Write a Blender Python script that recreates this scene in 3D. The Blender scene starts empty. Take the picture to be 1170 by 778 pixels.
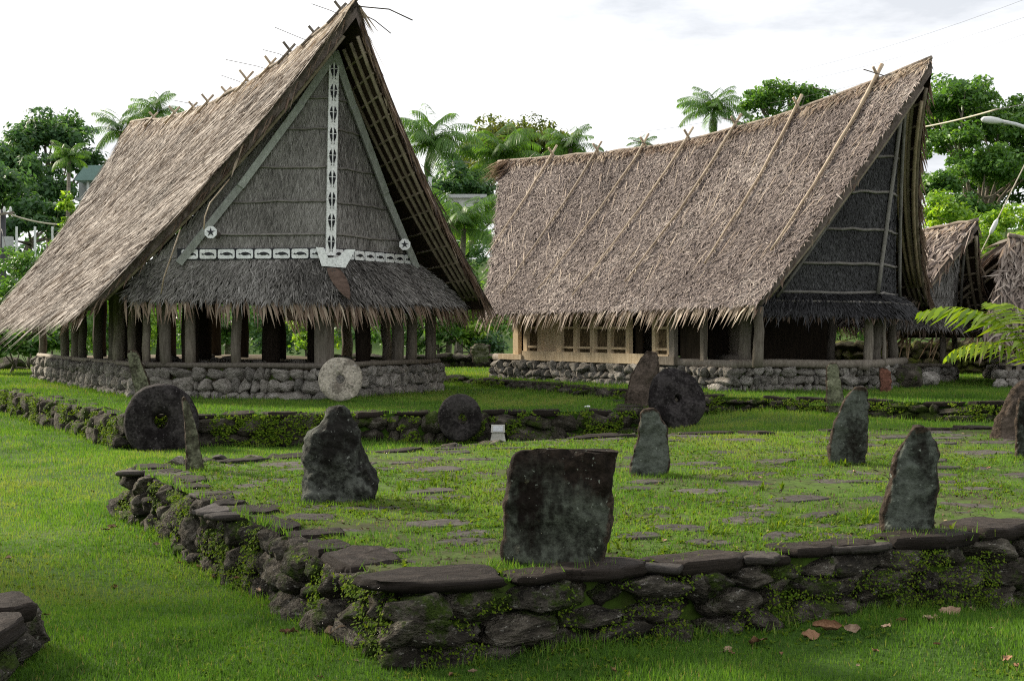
import bpy, bmesh, math, random
import numpy as np
from mathutils import Vector, Matrix, noise, Quaternion
random.seed(7)
RNG = np.random.default_rng(11)
SC = bpy.context.scene
COL = SC.collection
R = math.radians

# ------------------------------------------------------------------ camera, sky, sun, exposure
FPX, HOR, EYE = 1625.0, 374.0, 1.7            # focal length and horizon row measured on the 1170 px wide photograph
cam = bpy.data.cameras.new('camera'); camo = bpy.data.objects.new('camera', cam); COL.objects.link(camo)
camo.location = (0, 0, EYE); camo.rotation_euler = (R(90), 0, 0)
cam.sensor_width = 36; cam.lens = FPX / 1170 * 36; cam.shift_y = -(389 - HOR) / 1170
cam.clip_start = 0.1; cam.clip_end = 3000
SC.camera = camo
SUN_DIR = Vector((-0.80, 0.60, 0.0)).normalized(); SUN_EL = R(27)
world = bpy.data.worlds.new('World'); SC.world = world; world.use_nodes = True
wn = world.node_tree; wn.nodes.clear()
wo = wn.nodes.new('ShaderNodeOutputWorld'); bg = wn.nodes.new('ShaderNodeBackground')
sky = wn.nodes.new('ShaderNodeTexSky'); sky.sky_type = 'NISHITA'; sky.sun_disc = False
sky.sun_elevation = SUN_EL; sky.sun_rotation = math.atan2(SUN_DIR.x, SUN_DIR.y); sky.dust_density = 2.5
# thin white cloud sheet over the blue, uneven
tc = wn.nodes.new('ShaderNodeTexCoord'); nz = wn.nodes.new('ShaderNodeTexNoise')
mp = wn.nodes.new('ShaderNodeMapping'); mp.inputs['Scale'].default_value = (1.0, 1.0, 3.5)
nz.inputs['Scale'].default_value = 2.6; nz.inputs['Detail'].default_value = 6; nz.inputs['Roughness'].default_value = .55
rp = wn.nodes.new('ShaderNodeValToRGB'); rp.color_ramp.elements[0].position = .30; rp.color_ramp.elements[0].color = (.80, .80, .80, 1)
rp.color_ramp.elements[1].position = .62; rp.color_ramp.elements[1].color = (.97, .97, .97, 1)
mx = wn.nodes.new('ShaderNodeMix'); mx.data_type = 'RGBA'
nz2 = wn.nodes.new('ShaderNodeTexNoise'); nz2.inputs['Scale'].default_value = 3.4; nz2.inputs['Detail'].default_value = 7; nz2.inputs['Roughness'].default_value = .6
rp2 = wn.nodes.new('ShaderNodeValToRGB'); rp2.color_ramp.elements[0].position = .38; rp2.color_ramp.elements[0].color = (5.9, 6.1, 6.45, 1)
rp2.color_ramp.elements[1].position = .60; rp2.color_ramp.elements[1].color = (10.2, 10.2, 10.25, 1)
wn.links.new(mp.outputs[0], nz2.inputs['Vector']); wn.links.new(nz2.outputs[0], rp2.inputs[0]); wn.links.new(rp2.outputs[0], mx.inputs[7])
wn.links.new(tc.outputs['Generated'], mp.inputs['Vector']); wn.links.new(mp.outputs[0], nz.inputs['Vector'])
wn.links.new(nz.outputs[0], rp.inputs[0]); wn.links.new(rp.outputs[0], mx.inputs[0])
wn.links.new(sky.outputs[0], mx.inputs[6]); wn.links.new(mx.outputs[2], bg.inputs[0]); wn.links.new(bg.outputs[0], wo.inputs[0])
bg.inputs[1].default_value = 0.058
sl = bpy.data.lights.new('sun', 'SUN'); sl.energy = 3.5; sl.angle = R(9.0); sl.color = (1.0, .90, .74)
so = bpy.data.objects.new('sun', sl); COL.objects.link(so)
sv = Vector((SUN_DIR.x * math.cos(SUN_EL), SUN_DIR.y * math.cos(SUN_EL), math.sin(SUN_EL)))
so.rotation_euler = sv.to_track_quat('Z', 'Y').to_euler(); so.location = sv * 60
SC.view_settings.view_transform = 'Standard'; SC.view_settings.look = 'None'
SC.view_settings.exposure = 1.3; SC.view_settings.gamma = 1.0; SC.view_settings.use_curve_mapping = False
SC.render.engine = 'CYCLES'
SC.cycles.max_bounces = 4; SC.cycles.diffuse_bounces = 2; SC.cycles.glossy_bounces = 2; SC.cycles.transmission_bounces = 3
SC.cycles.transparent_max_bounces = 6; SC.cycles.use_denoising = False; SC.cycles.use_adaptive_sampling = False; SC.cycles.filter_width = 1.15; SC.cycles.sample_clamp_indirect = 6

# ------------------------------------------------------------------ helpers
def PZ(px, py, z):                            # pixel of the photograph to the point on level z
    Y = (EYE - z) * FPX / (py - HOR)
    return np.array([(px - 585) / FPX * Y, Y, z])
def PY(px, py, Y):                            # pixel to the point at depth Y
    return np.array([(px - 585) / FPX * Y, Y, EYE - (py - HOR) / FPX * Y])
def smooth(a, b, x):
    t = np.clip((np.asarray(x, float) - a) / (b - a), 0, 1); return t * t * (3 - 2 * t)
def fbm(v, s=1.0, o=3):
    return noise.fractal(Vector(v) * s, 1.0, 2.0, o)
def inpoly(x, y, poly):
    r = np.zeros(np.shape(x), bool); n = len(poly)
    for i in range(n):
        x0, y0 = poly[i]; x1, y1 = poly[(i + 1) % n]
        if y0 == y1: continue
        c = ((y0 > y) != (y1 > y)) & (x < (x1 - x0) * (y - y0) / (y1 - y0) + x0)
        r ^= c
    return r
def tag(o, label=None, cat=None, group=None, kind=None):
    if label: o['label'] = label
    if cat: o['category'] = cat
    if group: o['group'] = group
    if kind: o['kind'] = kind
    return o
def empty(name, loc):
    o = bpy.data.objects.new(name, None); COL.objects.link(o); o.location = loc; o.empty_display_size = .1
    return o
def attach(o, parent):
    if parent is not None:
        o.parent = parent
        o.matrix_parent_inverse = WM[parent].inverted()
WM = {}
def thing(name, label, cat, loc, group=None):
    o = empty(name, loc); WM[o] = Matrix.Translation(Vector(loc)); return tag(o, label, cat, group)
def link(name, me, mat=None, parent=None, M=None, kind=None):
    o = bpy.data.objects.new(name, me); COL.objects.link(o)
    if M is not None: o.matrix_basis = M
    WM[o] = (M.copy() if M is not None else Matrix.Identity(4))
    if mat is not None and len(me.materials) == 0: me.materials.append(mat)
    attach(o, parent)
    if kind: o['kind'] = kind
    return o
def fast(name, v, tri, tint=None, sm=False):
    v = np.ascontiguousarray(v, np.float32).reshape(-1, 3); tri = np.ascontiguousarray(tri, np.int32).reshape(-1, 3)
    me = bpy.data.meshes.new(name)
    me.vertices.add(len(v)); me.vertices.foreach_set('co', v.ravel())
    me.loops.add(tri.size); me.loops.foreach_set('vertex_index', tri.ravel())
    me.polygons.add(len(tri)); me.polygons.foreach_set('loop_start', np.arange(0, tri.size, 3, dtype=np.int32))
    if tint is not None:
        a = me.attributes.new('tint', 'FLOAT', 'FACE'); a.data.foreach_set('value', np.ascontiguousarray(tint, np.float32))
    me.update(calc_edges=True)
    if sm: me.polygons.foreach_set('use_smooth', np.ones(len(tri), bool))
    return me
class MB:
    def __init__(s): s.v = []; s.f = []
    def add(s, vs, fs):
        b = len(s.v); s.v += [tuple(p) for p in vs]; s.f += [tuple(i + b for i in f) for f in fs]
    def quadbox(s, p):        # 8 points: bottom ring then top ring
        s.add(p, [(3, 2, 1, 0), (4, 5, 6, 7), (0, 1, 5, 4), (1, 2, 6, 5), (2, 3, 7, 6), (3, 0, 4, 7)])
    def beam(s, a, b, w, h, up=(0, 0, 1)):
        a = Vector(a); b = Vector(b); d = (b - a).normalized(); up = Vector(up)
        x = d.cross(up)
        if x.length < 1e-4: x = d.cross(Vector((1, 0, 0)))
        x.normalize(); y = x.cross(d).normalized()
        x *= w / 2; y *= h / 2
        s.quadbox([a - x - y, a + x - y, a + x + y, a - x + y, b - x - y, b + x - y, b + x + y, b - x + y])
    def tube(s, pts, rad, n=8, cap=True, wob=0.0):
        pts = [Vector(p) for p in pts]; rings = []
        if not hasattr(rad, '__len__'): rad = [rad] * len(pts)
        ref = None
        for i, p in enumerate(pts):
            d = (pts[min(i + 1, len(pts) - 1)] - pts[max(i - 1, 0)]).normalized()
            if ref is None:
                ref = d.cross(Vector((0, 0, 1)))
                if ref.length < .05: ref = d.cross(Vector((1, 0, 0)))
            x = (ref - d * ref.dot(d)).normalized(); y = d.cross(x); ref = x
            rings.append([p + (x * math.cos(2 * math.pi * k / n) + y * math.sin(2 * math.pi * k / n)) * rad[i] * (1 + wob * random.uniform(-1, 1)) for k in range(n)])
        vs = [q for r in rings for q in r]; fs = []
        for i in range(len(pts) - 1):
            for k in range(n):
                fs.append((i * n + k, i * n + (k + 1) % n, (i + 1) * n + (k + 1) % n, (i + 1) * n + k))
        if cap:
            fs.append(tuple(range(n - 1, -1, -1))); fs.append(tuple((len(pts) - 1) * n + k for k in range(n)))
        s.add(vs, fs)
    def mesh(s, name, sm=False):
        me = bpy.data.meshes.new(name); me.from_pydata(s.v, [], s.f); me.update()
        if sm: me.polygons.foreach_set('use_smooth', np.ones(len(me.polygons), bool))
        return me
    def build(s, name, mat, parent=None, sm=False, kind=None):
        return link(name, s.mesh(name, sm), mat, parent, None, kind)
def grid_faces(nt, nv, base=0, flip=False):
    f = []
    for i in range(nt - 1):
        for j in range(nv - 1):
            q = (base + i * nv + j, base + i * nv + j + 1, base + (i + 1) * nv + j + 1, base + (i + 1) * nv + j)
            f.append(q[::-1] if flip else q)
    return f

# ------------------------------------------------------------------ materials
def newmat(name):
    m = bpy.data.materials.new(name); m.use_nodes = True; nt = m.node_tree; nt.nodes.clear()
    out = nt.nodes.new('ShaderNodeOutputMaterial'); b = nt.nodes.new('ShaderNodeBsdfPrincipled')
    nt.links.new(b.outputs[0], out.inputs[0]); return m, nt, b, out
def ramp(nt, fac, cols, interp='LINEAR'):
    r = nt.nodes.new('ShaderNodeValToRGB'); cr = r.color_ramp; cr.interpolation = interp
    while len(cr.elements) < len(cols): cr.elements.new(.5)
    for e, (p, c) in zip(cr.elements, cols): e.position = p; e.color = (*c, 1)
    nt.links.new(fac, r.inputs[0]); return r.outputs[0]
def tex(nt, kind, scale, coord, stretch=(1, 1, 1), detail=5, rough=.6, rot=None, off=None):
    mp = nt.nodes.new('ShaderNodeMapping'); mp.inputs['Scale'].default_value = stretch
    nt.links.new(coord, mp.inputs['Vector'])
    t = nt.nodes.new('ShaderNodeTex' + kind); t.inputs['Scale'].default_value = scale
    if kind == 'Noise': t.inputs['Detail'].default_value = detail; t.inputs['Roughness'].default_value = rough
    nt.links.new(mp.outputs[0], t.inputs['Vector']); return t.outputs[0]
def coords(nt, which='Object', jitter=True):
    t = nt.nodes.new('ShaderNodeTexCoord'); c = t.outputs[which]
    if not jitter: return c, None
    oi = nt.nodes.new('ShaderNodeObjectInfo'); ml = nt.nodes.new('ShaderNodeMath'); ml.operation = 'MULTIPLY'; ml.inputs[1].default_value = 37.0
    nt.links.new(oi.outputs['Random'], ml.inputs[0])
    ad = nt.nodes.new('ShaderNodeVectorMath'); ad.operation = 'ADD'
    nt.links.new(c, ad.inputs[0]); nt.links.new(ml.outputs[0], ad.inputs[1]); return ad.outputs[0], oi.outputs['Random']
def mixc(nt, fac, a, b, mode='MIX'):
    m = nt.nodes.new('ShaderNodeMix'); m.data_type = 'RGBA'; m.blend_type = mode
    for s, i in ((fac, 0), (a, 6), (b, 7)):
        if isinstance(s, (int, float)): m.inputs[i].default_value = s
        elif isinstance(s, tuple): m.inputs[i].default_value = (*s, 1)
        else: nt.links.new(s, m.inputs[i])
    return m.outputs[2]
def mathn(nt, op, a, b=None):
    m = nt.nodes.new('ShaderNodeMath'); m.operation = op
    for s, i in ((a, 0), (b, 1)):
        if s is None: continue
        if isinstance(s, (int, float)): m.inputs[i].default_value = s
        else: nt.links.new(s, m.inputs[i])
    return m.outputs[0]
def bump(nt, b, h, strength=.5, dist=.02):
    bp = nt.nodes.new('ShaderNodeBump'); bp.inputs['Strength'].default_value = strength; bp.inputs['Distance'].default_value = dist
    nt.links.new(h, bp.inputs['Height']); nt.links.new(bp.outputs[0], b.inputs['Normal'])

def mat_tint(name, cols, rough=.7, trans=.0, spec=.25, tcol=None, noise_scale=None):
    m, nt, b, out = newmat(name)
    at = nt.nodes.new('ShaderNodeAttribute'); at.attribute_name = 'tint'
    c = ramp(nt, at.outputs['Fac'], cols)
    if noise_scale:
        co, _ = coords(nt, 'Object', False)
        n = tex(nt, 'Noise', noise_scale, co, detail=4)
        c = mixc(nt, 1.0, c, ramp(nt, n, [(.3, (.62, .62, .62)), (.7, (1.3, 1.27, 1.22))]), 'MULTIPLY')
    nt.links.new(c, b.inputs['Base Color']); b.inputs['Roughness'].default_value = rough
    b.inputs['Specular IOR Level'].default_value = spec
    if trans:
        t = nt.nodes.new('ShaderNodeBsdfTranslucent')
        if tcol: nt.links.new(mixc(nt, 1.0, c, tcol, 'MULTIPLY'), t.inputs[0])
        else: nt.links.new(c, t.inputs[0])
        ms = nt.nodes.new('ShaderNodeMixShader'); ms.inputs[0].default_value = trans
        nt.links.new(b.outputs[0], ms.inputs[1]); nt.links.new(t.outputs[0], ms.inputs[2]); nt.links.new(ms.outputs[0], out.inputs[0])
    return m
def mat_noise(name, cols, scale=6, stretch=(1, 1, 1), rough=.85, bs=.4, bd=.02, fine=60, coord='Object', rnd=.35, spec=.12, moss=None, lichen=None):
    m, nt, b, out = newmat(name)
    co, rr = coords(nt, coord)
    n = tex(nt, 'Noise', scale, co, stretch, 6, .65)
    c = ramp(nt, n, cols)
    f = tex(nt, 'Noise', fine, co, stretch, 3, .6)
    c = mixc(nt, 1.0, c, ramp(nt, f, [(.25, (.65, .65, .65)), (.75, (1.3, 1.3, 1.3))]), 'MULTIPLY')
    if rnd: c = mixc(nt, 1.0, c, ramp(nt, rr, [(0, (1 - rnd, 1 - rnd, 1 - rnd)), (.5, (1, .98, .95)), (1, (1 + rnd, 1 + rnd, 1 + rnd))]), 'MULTIPLY')
    if lichen:
        lc = tex(nt, 'Noise', lichen[1], co, (1, 1, 1), 8, .75)
        c = mixc(nt, ramp(nt, lc, [(lichen[2], (0, 0, 0)), (lichen[2] + .05, (1, 1, 1))]), c, lichen[0])
    if moss:
        ge = nt.nodes.new('ShaderNodeNewGeometry'); sp = nt.nodes.new('ShaderNodeSeparateXYZ'); nt.links.new(ge.outputs['Position'], sp.inputs[0])
        mo = tex(nt, 'Noise', moss[1], ge.outputs['Position'], (1, 1, 1), 6, .7)
        k = ramp(nt, mo, [(moss[2], (0, 0, 0)), (moss[2] + .08, (1, 1, 1))])
        mc = ramp(nt, f, [(.3, tuple(x * .55 for x in moss[0])), (.7, tuple(x * 1.5 for x in moss[0]))])
        c = mixc(nt, k, c, mc)
    nt.links.new(c, b.inputs['Base Color']); b.inputs['Roughness'].default_value = rough; b.inputs['Specular IOR Level'].default_value = spec
    h = mathn(nt, 'ADD', n, mathn(nt, 'MULTIPLY', f, .35))
    bump(nt, b, h, bs, bd)
    return m
def mat_plain(name, col, rough=.6, spec=.3, var=.15, scale=8):
    return mat_noise(name, [(.3, tuple(x * (1 - var) for x in col)), (.7, tuple(x * (1 + var) for x in col))], scale, rough=rough, bs=.15, bd=.01, rnd=.05, spec=spec)

M = {}
M['thatch1'] = mat_tint('thatch_straw', [(0, (.052, .039, .031)), (.35, (.158, .122, .097)), (.75, (.285, .230, .188)), (1, (.44, .375, .315))], .65, .12, .3)
M['thatch2'] = mat_tint('thatch_grey', [(0, (.064, .049, .043)), (.4, (.170, .134, .119)), (.8, (.262, .214, .190)), (1, (.41, .355, .31))], .7, .08, .25)
M['fringe'] = mat_tint('thatch_fringe', [(0, (.11, .070, .050)), (.5, (.27, .19, .138)), (1, (.52, .43, .325))], .6, .25, .3)
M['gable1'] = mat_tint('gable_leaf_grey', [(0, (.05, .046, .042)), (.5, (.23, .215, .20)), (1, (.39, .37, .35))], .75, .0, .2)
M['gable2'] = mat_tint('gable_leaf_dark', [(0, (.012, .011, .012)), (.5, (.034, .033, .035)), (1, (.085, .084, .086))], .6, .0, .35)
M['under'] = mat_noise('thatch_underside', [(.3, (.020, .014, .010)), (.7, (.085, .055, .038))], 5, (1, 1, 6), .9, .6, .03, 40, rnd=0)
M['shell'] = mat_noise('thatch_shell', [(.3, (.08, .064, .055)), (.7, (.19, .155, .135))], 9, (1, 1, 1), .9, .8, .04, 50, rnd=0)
M['wood'] = mat_noise('weathered_wood', [(.25, (.085, .07, .055)), (.6, (.21, .185, .155)), (.8, (.30, .27, .23))], 5, (6, 6, .7), .8, .4, .01, 30, rnd=.3)
M['woodshade'] = mat_noise('shaded_house_post', [(.25, (.022, .016, .012)), (.6, (.055, .043, .033)), (.8, (.09, .074, .06))], 5, (6, 6, .7), .85, .4, .01, 30, rnd=.3)  # inner posts: weathered wood darkened so the colour carries the indoor shade
M['woodpale'] = mat_noise('sunlit_pale_plank', [(.25, (.44, .33, .20)), (.6, (.66, .53, .36)), (.8, (.76, .64, .47))], 4, (5, 5, .8), .7, .25, .01, 40, rnd=.12)  # pale wood, brightened further to stand in for sunlight on the planks
M['boardgrey'] = mat_noise('barge_board_wood', [(.3, (.27, .28, .265)), (.7, (.46, .48, .46))], 5, (3, 3, 1), .75, .3, .01, 40, rnd=.15)
M['bamboo'] = mat_noise('bamboo', [(.3, (.27, .20, .13)), (.7, (.46, .37, .26))], 3, (3, 3, .6), .5, .15, .005, 30, rnd=.2, spec=.4)
M['bamboodark'] = mat_noise('old_bamboo', [(.3, (.055, .045, .035)), (.7, (.16, .13, .10))], 3, (3, 3, .6), .6, .15, .005, 30, rnd=.25, spec=.4)
M['bamboomid'] = mat_noise('weathered_bamboo', [(.3, (.17, .135, .10)), (.7, (.36, .30, .225))], 3, (3, 3, .6), .6, .15, .005, 30, rnd=.25, spec=.4)
M['railgrey'] = mat_noise('old_rail', [(.3, (.13, .12, .11)), (.7, (.26, .245, .225))], 4, (2, 2, 1), .8, .3, .01, 40, rnd=.15)
M['white'] = mat_noise('white_paint', [(.28, (.55, .56, .55)), (.38, (.74, .76, .76)), (.7, (.80, .82, .83))], 5, rough=.6, bs=.2, bd=.01, fine=30, rnd=.05, spec=.3)
M['black'] = mat_plain('black_paint', (.014, .016, .02), .5, .35, .1)
M['lattice'] = mat_noise('woven_lattice', [(.35, (.035, .024, .014)), (.65, (.21, .155, .085))], 30, (1, 1, .35), .8, .8, .01, 90, rnd=.1)
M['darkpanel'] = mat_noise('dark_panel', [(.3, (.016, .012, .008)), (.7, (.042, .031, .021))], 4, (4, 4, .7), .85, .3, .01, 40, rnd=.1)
M['wallstone'] = mat_noise('wall_stone', [(.28, (.016, .014, .011)), (.46, (.066, .058, .046)), (.60, (.16, .142, .115)), (.78, (.33, .305, .26))], 1.3, (1, 1, 1), .9, .9, .3, 9, rnd=.4, moss=((.050, .078, .012), 4.0, .525), lichen=((.40, .38, .33), 4.0, .585))
M['terracestone'] = mat_noise('terrace_stone', [(.28, (.022, .019, .015)), (.5, (.080, .070, .055)), (.75, (.22, .20, .165))], 1.3, (1, 1, 1), .92, .9, .3, 9, rnd=.4, moss=((.05, .075, .012), 3.0, .51), lichen=((.20, .19, .165), 3.2, .61))
M['housestone'] = mat_noise('pale_house_stone', [(.28, (.09, .08, .068)), (.46, (.29, .27, .24)), (.75, (.54, .51, .465))], 1.4, (1, 1, 1), .92, .8, .3, 8, rnd=.35, moss=((.07, .085, .03), 4.0, .66))
M['cap'] = mat_noise('cap_slab', [(.25, (.010, .008, .006)), (.5, (.028, .022, .018)), (.8, (.066, .054, .045))], 3.0, (1, 1, 5), .8, .7, .04, 18, rnd=.25, moss=((.06, .10, .014), 6.0, .66))
M['paving'] = mat_noise('paving_stone', [(.25, (.030, .026, .023)), (.5, (.066, .058, .052)), (.8, (.125, .114, .106))], 3.0, (1, 1, 1), .8, .6, .03, 20, rnd=.3, moss=((.075, .13, .016), 5.0, .60))
M['soil'] = mat_noise('dark_soil', [(.3, (.016, .012, .008)), (.7, (.05, .040, .025))], 7, rough=.95, bs=.8, bd=.05, fine=40, rnd=0, moss=((.04, .07, .010), 4.0, .52))
M['earthfloor'] = mat_noise('packed_earth', [(.3, (.10, .08, .055)), (.7, (.22, .185, .13))], 3, rough=.95, bs=.5, bd=.02, fine=30, rnd=0)
def mat_stand(name, face, dark, cover=.5, lich=(.16, .15, .09), vert=.5, crust=(.030, .022, .016), top=None):
    m, nt, b, out = newmat(name)
    co, rr = coords(nt, 'Object')
    n = tex(nt, 'Noise', 3.2, co, (1, 1, vert), 7, .62)
    f = tex(nt, 'Noise', 26, co, (1, 1, 1), 5, .65)
    l = tex(nt, 'Noise', 9, co, (1, 1, 1), 6, .7)
    s = mathn(nt, 'ADD', n, mathn(nt, 'MULTIPLY', mathn(nt, 'SUBTRACT', f, .5), .25))
    c = ramp(nt, s, [(cover - .10, dark), (cover - .02, tuple((x + y) / 2.6 for x, y in zip(dark, face))), (cover + .05, face), (cover + .3, tuple(x * 1.35 for x in face))])
    tcn = nt.nodes.new('ShaderNodeTexCoord'); sx = nt.nodes.new('ShaderNodeSeparateXYZ'); nt.links.new(tcn.outputs['Normal'], sx.inputs[0])
    ea = nt.nodes.new('ShaderNodeAttribute'); ea.attribute_name = 'edge'
    side = mathn(nt, 'ADD', ea.outputs['Fac'], mathn(nt, 'MULTIPLY', mathn(nt, 'SUBTRACT', l, .5), 1.1))
    if crust: c = mixc(nt, ramp(nt, side, [(.70, (0, 0, 0)), (.86, (1, 1, 1))]), c, ramp(nt, f, [(.3, tuple(x * .6 for x in crust)), (.7, tuple(x * 2.2 for x in crust))]))
    if top:
        so_ = nt.nodes.new('ShaderNodeSeparateXYZ'); nt.links.new(tcn.outputs['Object'], so_.inputs[0])
        hz = mathn(nt, 'ADD', so_.outputs[2], mathn(nt, 'MULTIPLY', mathn(nt, 'SUBTRACT', n, .5), top[1]))
        c = mixc(nt, ramp(nt, hz, [(top[0] - .06, (0, 0, 0)), (top[0] + .06, (1, 1, 1))]), c, ramp(nt, f, [(.3, dark), (.75, tuple(x * 2.4 for x in dark))]))
    c = mixc(nt, ramp(nt, l, [(.66, (0, 0, 0)), (.74, (.7, .7, .7))]), c, lich)
    fk = tex(nt, 'Noise', 34, co, (1, 1, 1), 2, .5); c = mixc(nt, ramp(nt, fk, [(.69, (0, 0, 0)), (.71, (.8, .8, .8))]), c, tuple(min(.5, x * 2.0 + .04) for x in face))
    c = mixc(nt, 1.0, c, ramp(nt, f, [(.25, (.5, .5, .5)), (.75, (1.45, 1.45, 1.45))]), 'MULTIPLY')
    nt.links.new(c, b.inputs['Base Color']); b.inputs['Roughness'].default_value = .88; b.inputs['Specular IOR Level'].default_value = .10
    f2 = tex(nt, 'Noise', 70, co, (1, 1, 1), 4, .7); bump(nt, b, mathn(nt, 'ADD', mathn(nt, 'ADD', n, mathn(nt, 'MULTIPLY', f, .5)), mathn(nt, 'MULTIPLY', f2, .2)), 1.0, .04)
    return m
M['s_green'] = mat_stand('stone_grey_green', (.080, .090, .074), (.016, .014, .011), .44)
M['s_split'] = mat_stand('stone_streaked', (.072, .080, .062), (.011, .008, .006), .51, vert=.22, top=(.46, 1.4))
M['s_bould'] = mat_stand('stone_boulder', (.080, .085, .072), (.014, .013, .011), .53, vert=1, crust=None)
M['s_brown'] = mat_stand('stone_brown', (.085, .066, .052), (.030, .023, .018), .44)
M['s_red'] = mat_stand('stone_red', (.15, .068, .048), (.08, .04, .03), .45)
M['s_moss'] = mat_stand('stone_mossy', (.15, .155, .10), (.045, .040, .028), .45)
M['s_disc'] = mat_stand('stone_disc_dark', (.042, .037, .036), (.010, .008, .008), .50, (.13, .10, .08), 1, crust=(.06,.035,.025))
M['s_discpale'] = mat_stand('stone_disc_pale', (.38, .34, .28), (.18, .155, .125), .44, (.5, .46, .38), 1, crust=None)
M['grass'] = mat_tint('grass_blades', [(0, (.032, .068, .012)), (.3, (.070, .152, .020)), (.65, (.130, .242, .030)), (.88, (.205, .285, .046)), (1, (.27, .24, .09))], .65, .42, .2, (1.15, 1.25, .55))
M['weed'] = mat_tint('weed_leaves', [(0, (.030, .066, .006)), (.5, (.088, .155, .010)), (1, (.19, .24, .02))], .8, .4, .12, (1.2, 1.25, .5))
M['lawn'] = mat_noise('lawn_ground', [(.30, (.022, .048, .006)), (.5, (.035, .075, .008)), (.68, (.050, .085, .012)), (.82, (.070, .080, .026))], .45, (1, 1, 1), .95, .8, .05, 14, rnd=0)
M['patchturf'] = mat_noise('patchy_turf', [(.30, (.036, .030, .022)), (.42, (.050, .055, .020)), (.55, (.055, .095, .014)), (.8, (.070, .120, .016))], 1.4, (1, 1, 1), .95, .8, .04, 16, rnd=0)
M['bark'] = mat_noise('tree_bark', [(.3, (.09, .075, .06)), (.7, (.26, .23, .19))], 3, (4, 4, .8), .9, .6, .05, 14, rnd=.2)
M['palmbark'] = mat_noise('palm_bark', [(.3, (.13, .115, .09)), (.7, (.30, .275, .235))], 2, (.6, .6, 7), .85, .5, .04, 14, rnd=.15)
def leafmat(name, a, b_, c, tr=.45):
    a, b_, c = (tuple(x * 1.75 for x in q_) for q_ in (a, b_, c)); return mat_tint(name, [(0, a), (.55, b_), (1, c)], .45, tr, .4, (1.25, 1.3, .5))
M['leaf_mid'] = leafmat('leaf_mid_green', (.022, .056, .014), (.055, .120, .024), (.115, .20, .035))
M['leaf_dark'] = leafmat('leaf_dark_green', (.018, .046, .020), (.042, .092, .036), (.085, .145, .050))
M['leaf_olive'] = leafmat('leaf_olive', (.028, .042, .012), (.070, .090, .020), (.155, .15, .035))
M['leaf_bright'] = leafmat('leaf_bright', (.045, .100, .010), (.115, .205, .018), (.26, .34, .04), .45)
M['leaf_palm'] = leafmat('leaf_palm', (.026, .062, .016), (.060, .125, .024), (.13, .20, .05))
M['leaf_seed'] = leafmat('leaf_seedling', (.06, .105, .010), (.125, .185, .014), (.22, .25, .028), .5)
M['dry'] = mat_noise('dry_leaf', [(.3, (.12, .060, .032)), (.7, (.27, .16, .095))], 14, rough=.8, bs=.4, bd=.01, fine=50, rnd=.3)
M['drypale'] = mat_noise('dry_leaf_pale', [(.3, (.24, .155, .10)), (.7, (.42, .31, .22))], 14, rough=.8, bs=.4, bd=.01, fine=50, rnd=.2)
M['hill'] = mat_noise('hill_ground', [(.3, (.02, .04, .008)), (.7, (.045, .07, .016))], .3, rough=.95, bs=.5, bd=.1, fine=4, rnd=0)
M['metal'] = mat_plain('grey_metal', (.42, .43, .44), .45, .5, .1)
M['roofteal'] = mat_plain('teal_roof_sheet', (.17, .27, .25), .5, .4, .12)
M['plaster'] = mat_plain('white_plaster', (.66, .68, .68), .8, .3, .06)
M['plastergrey'] = mat_plain('grey_plaster', (.30, .32, .32), .8, .3, .1)
M['glass'] = mat_plain('dark_glass', (.03, .04, .05), .15, .5, .1)
M['cable'] = mat_plain('cable', (.05, .05, .055), .6, .3, .1)
M['cablepale'] = mat_plain('cable_guard', (.50, .46, .36), .6, .3, .1)
M['concrete'] = mat_plain('concrete', (.36, .35, .32), .85, .3, .15)

# ------------------------------------------------------------------ the ground
PA = [(-.48, 6.78), (8.6, 11.81), (9.6, 18.6), (6.47, 18.0), (1.17, 16.5), (-3.48, 12.85)]      # stone platform nearest the camera
PB = [(-5.5, 20.1), (1.98, 21.3), (2.05, 24.45), (2.2, 46), (-26, 49), (-16.0, 38.0), (-10.3, 28.6)]
PC = [(-1.47, 31.9), (1.96, 24.5), (3.13, 22.6), (6.9, 20.3), (10.5, 19.6), (26, 22), (26, 52), (-8, 52), (-4.6, 38.5)]
ZA, ZB, ZC = .45, .45, .60
def G(x, y):
    x = np.asarray(x, float); y = np.asarray(y, float)
    g = .36 * smooth(.3, 4.2, x) * smooth(14.5, 17.5, y)
    g = g + .10 * smooth(9.6, 7.2, y)
    g = g + .35 * smooth(30, 44, y)
    g = g + 6.5 * smooth(50, 105, y) * (1 + .25 * np.sin(x * .05))
    g = g + .035 * np.sin(x * 1.1 + .4) * np.sin(y * .8) + .02 * np.sin(x * 2.7 + y * 1.9)
    return g
def SURF(x, y):
    z = G(x, y)
    z = np.where(inpoly(x, y, PB), ZB, z); z = np.where(inpoly(x, y, PC), ZC, z); z = np.where(inpoly(x, y, PA), ZA, z)
    return z
xs = np.concatenate([[-900, -400, -200, -120], np.arange(-80, -14, 3.), np.arange(-14, 14, .45), np.arange(14, 81, 3.), [120, 200, 400, 900]])
ys = np.concatenate([[-300, -80, -20], np.arange(-6, 36, .45), np.arange(36, 120, 3.), [150, 220, 400, 900, 1800]])
gx, gy = np.meshgrid(xs, ys, indexing='ij'); gz = G(gx, np.minimum(gy, 200))
ver = np.stack([gx, gy, gz], -1).reshape(-1, 3)
idx = np.arange(len(xs) * len(ys)).reshape(len(xs), len(ys))
q = np.stack([idx[:-1, :-1], idx[1:, :-1], idx[1:, 1:], idx[:-1, 1:]], -1).reshape(-1, 4)
ground = link('ground', fast('ground', ver, np.concatenate([q[:, [0, 1, 2]], q[:, [0, 2, 3]]]), sm=True), M['lawn'])
tag(ground, kind='structure')

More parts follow.
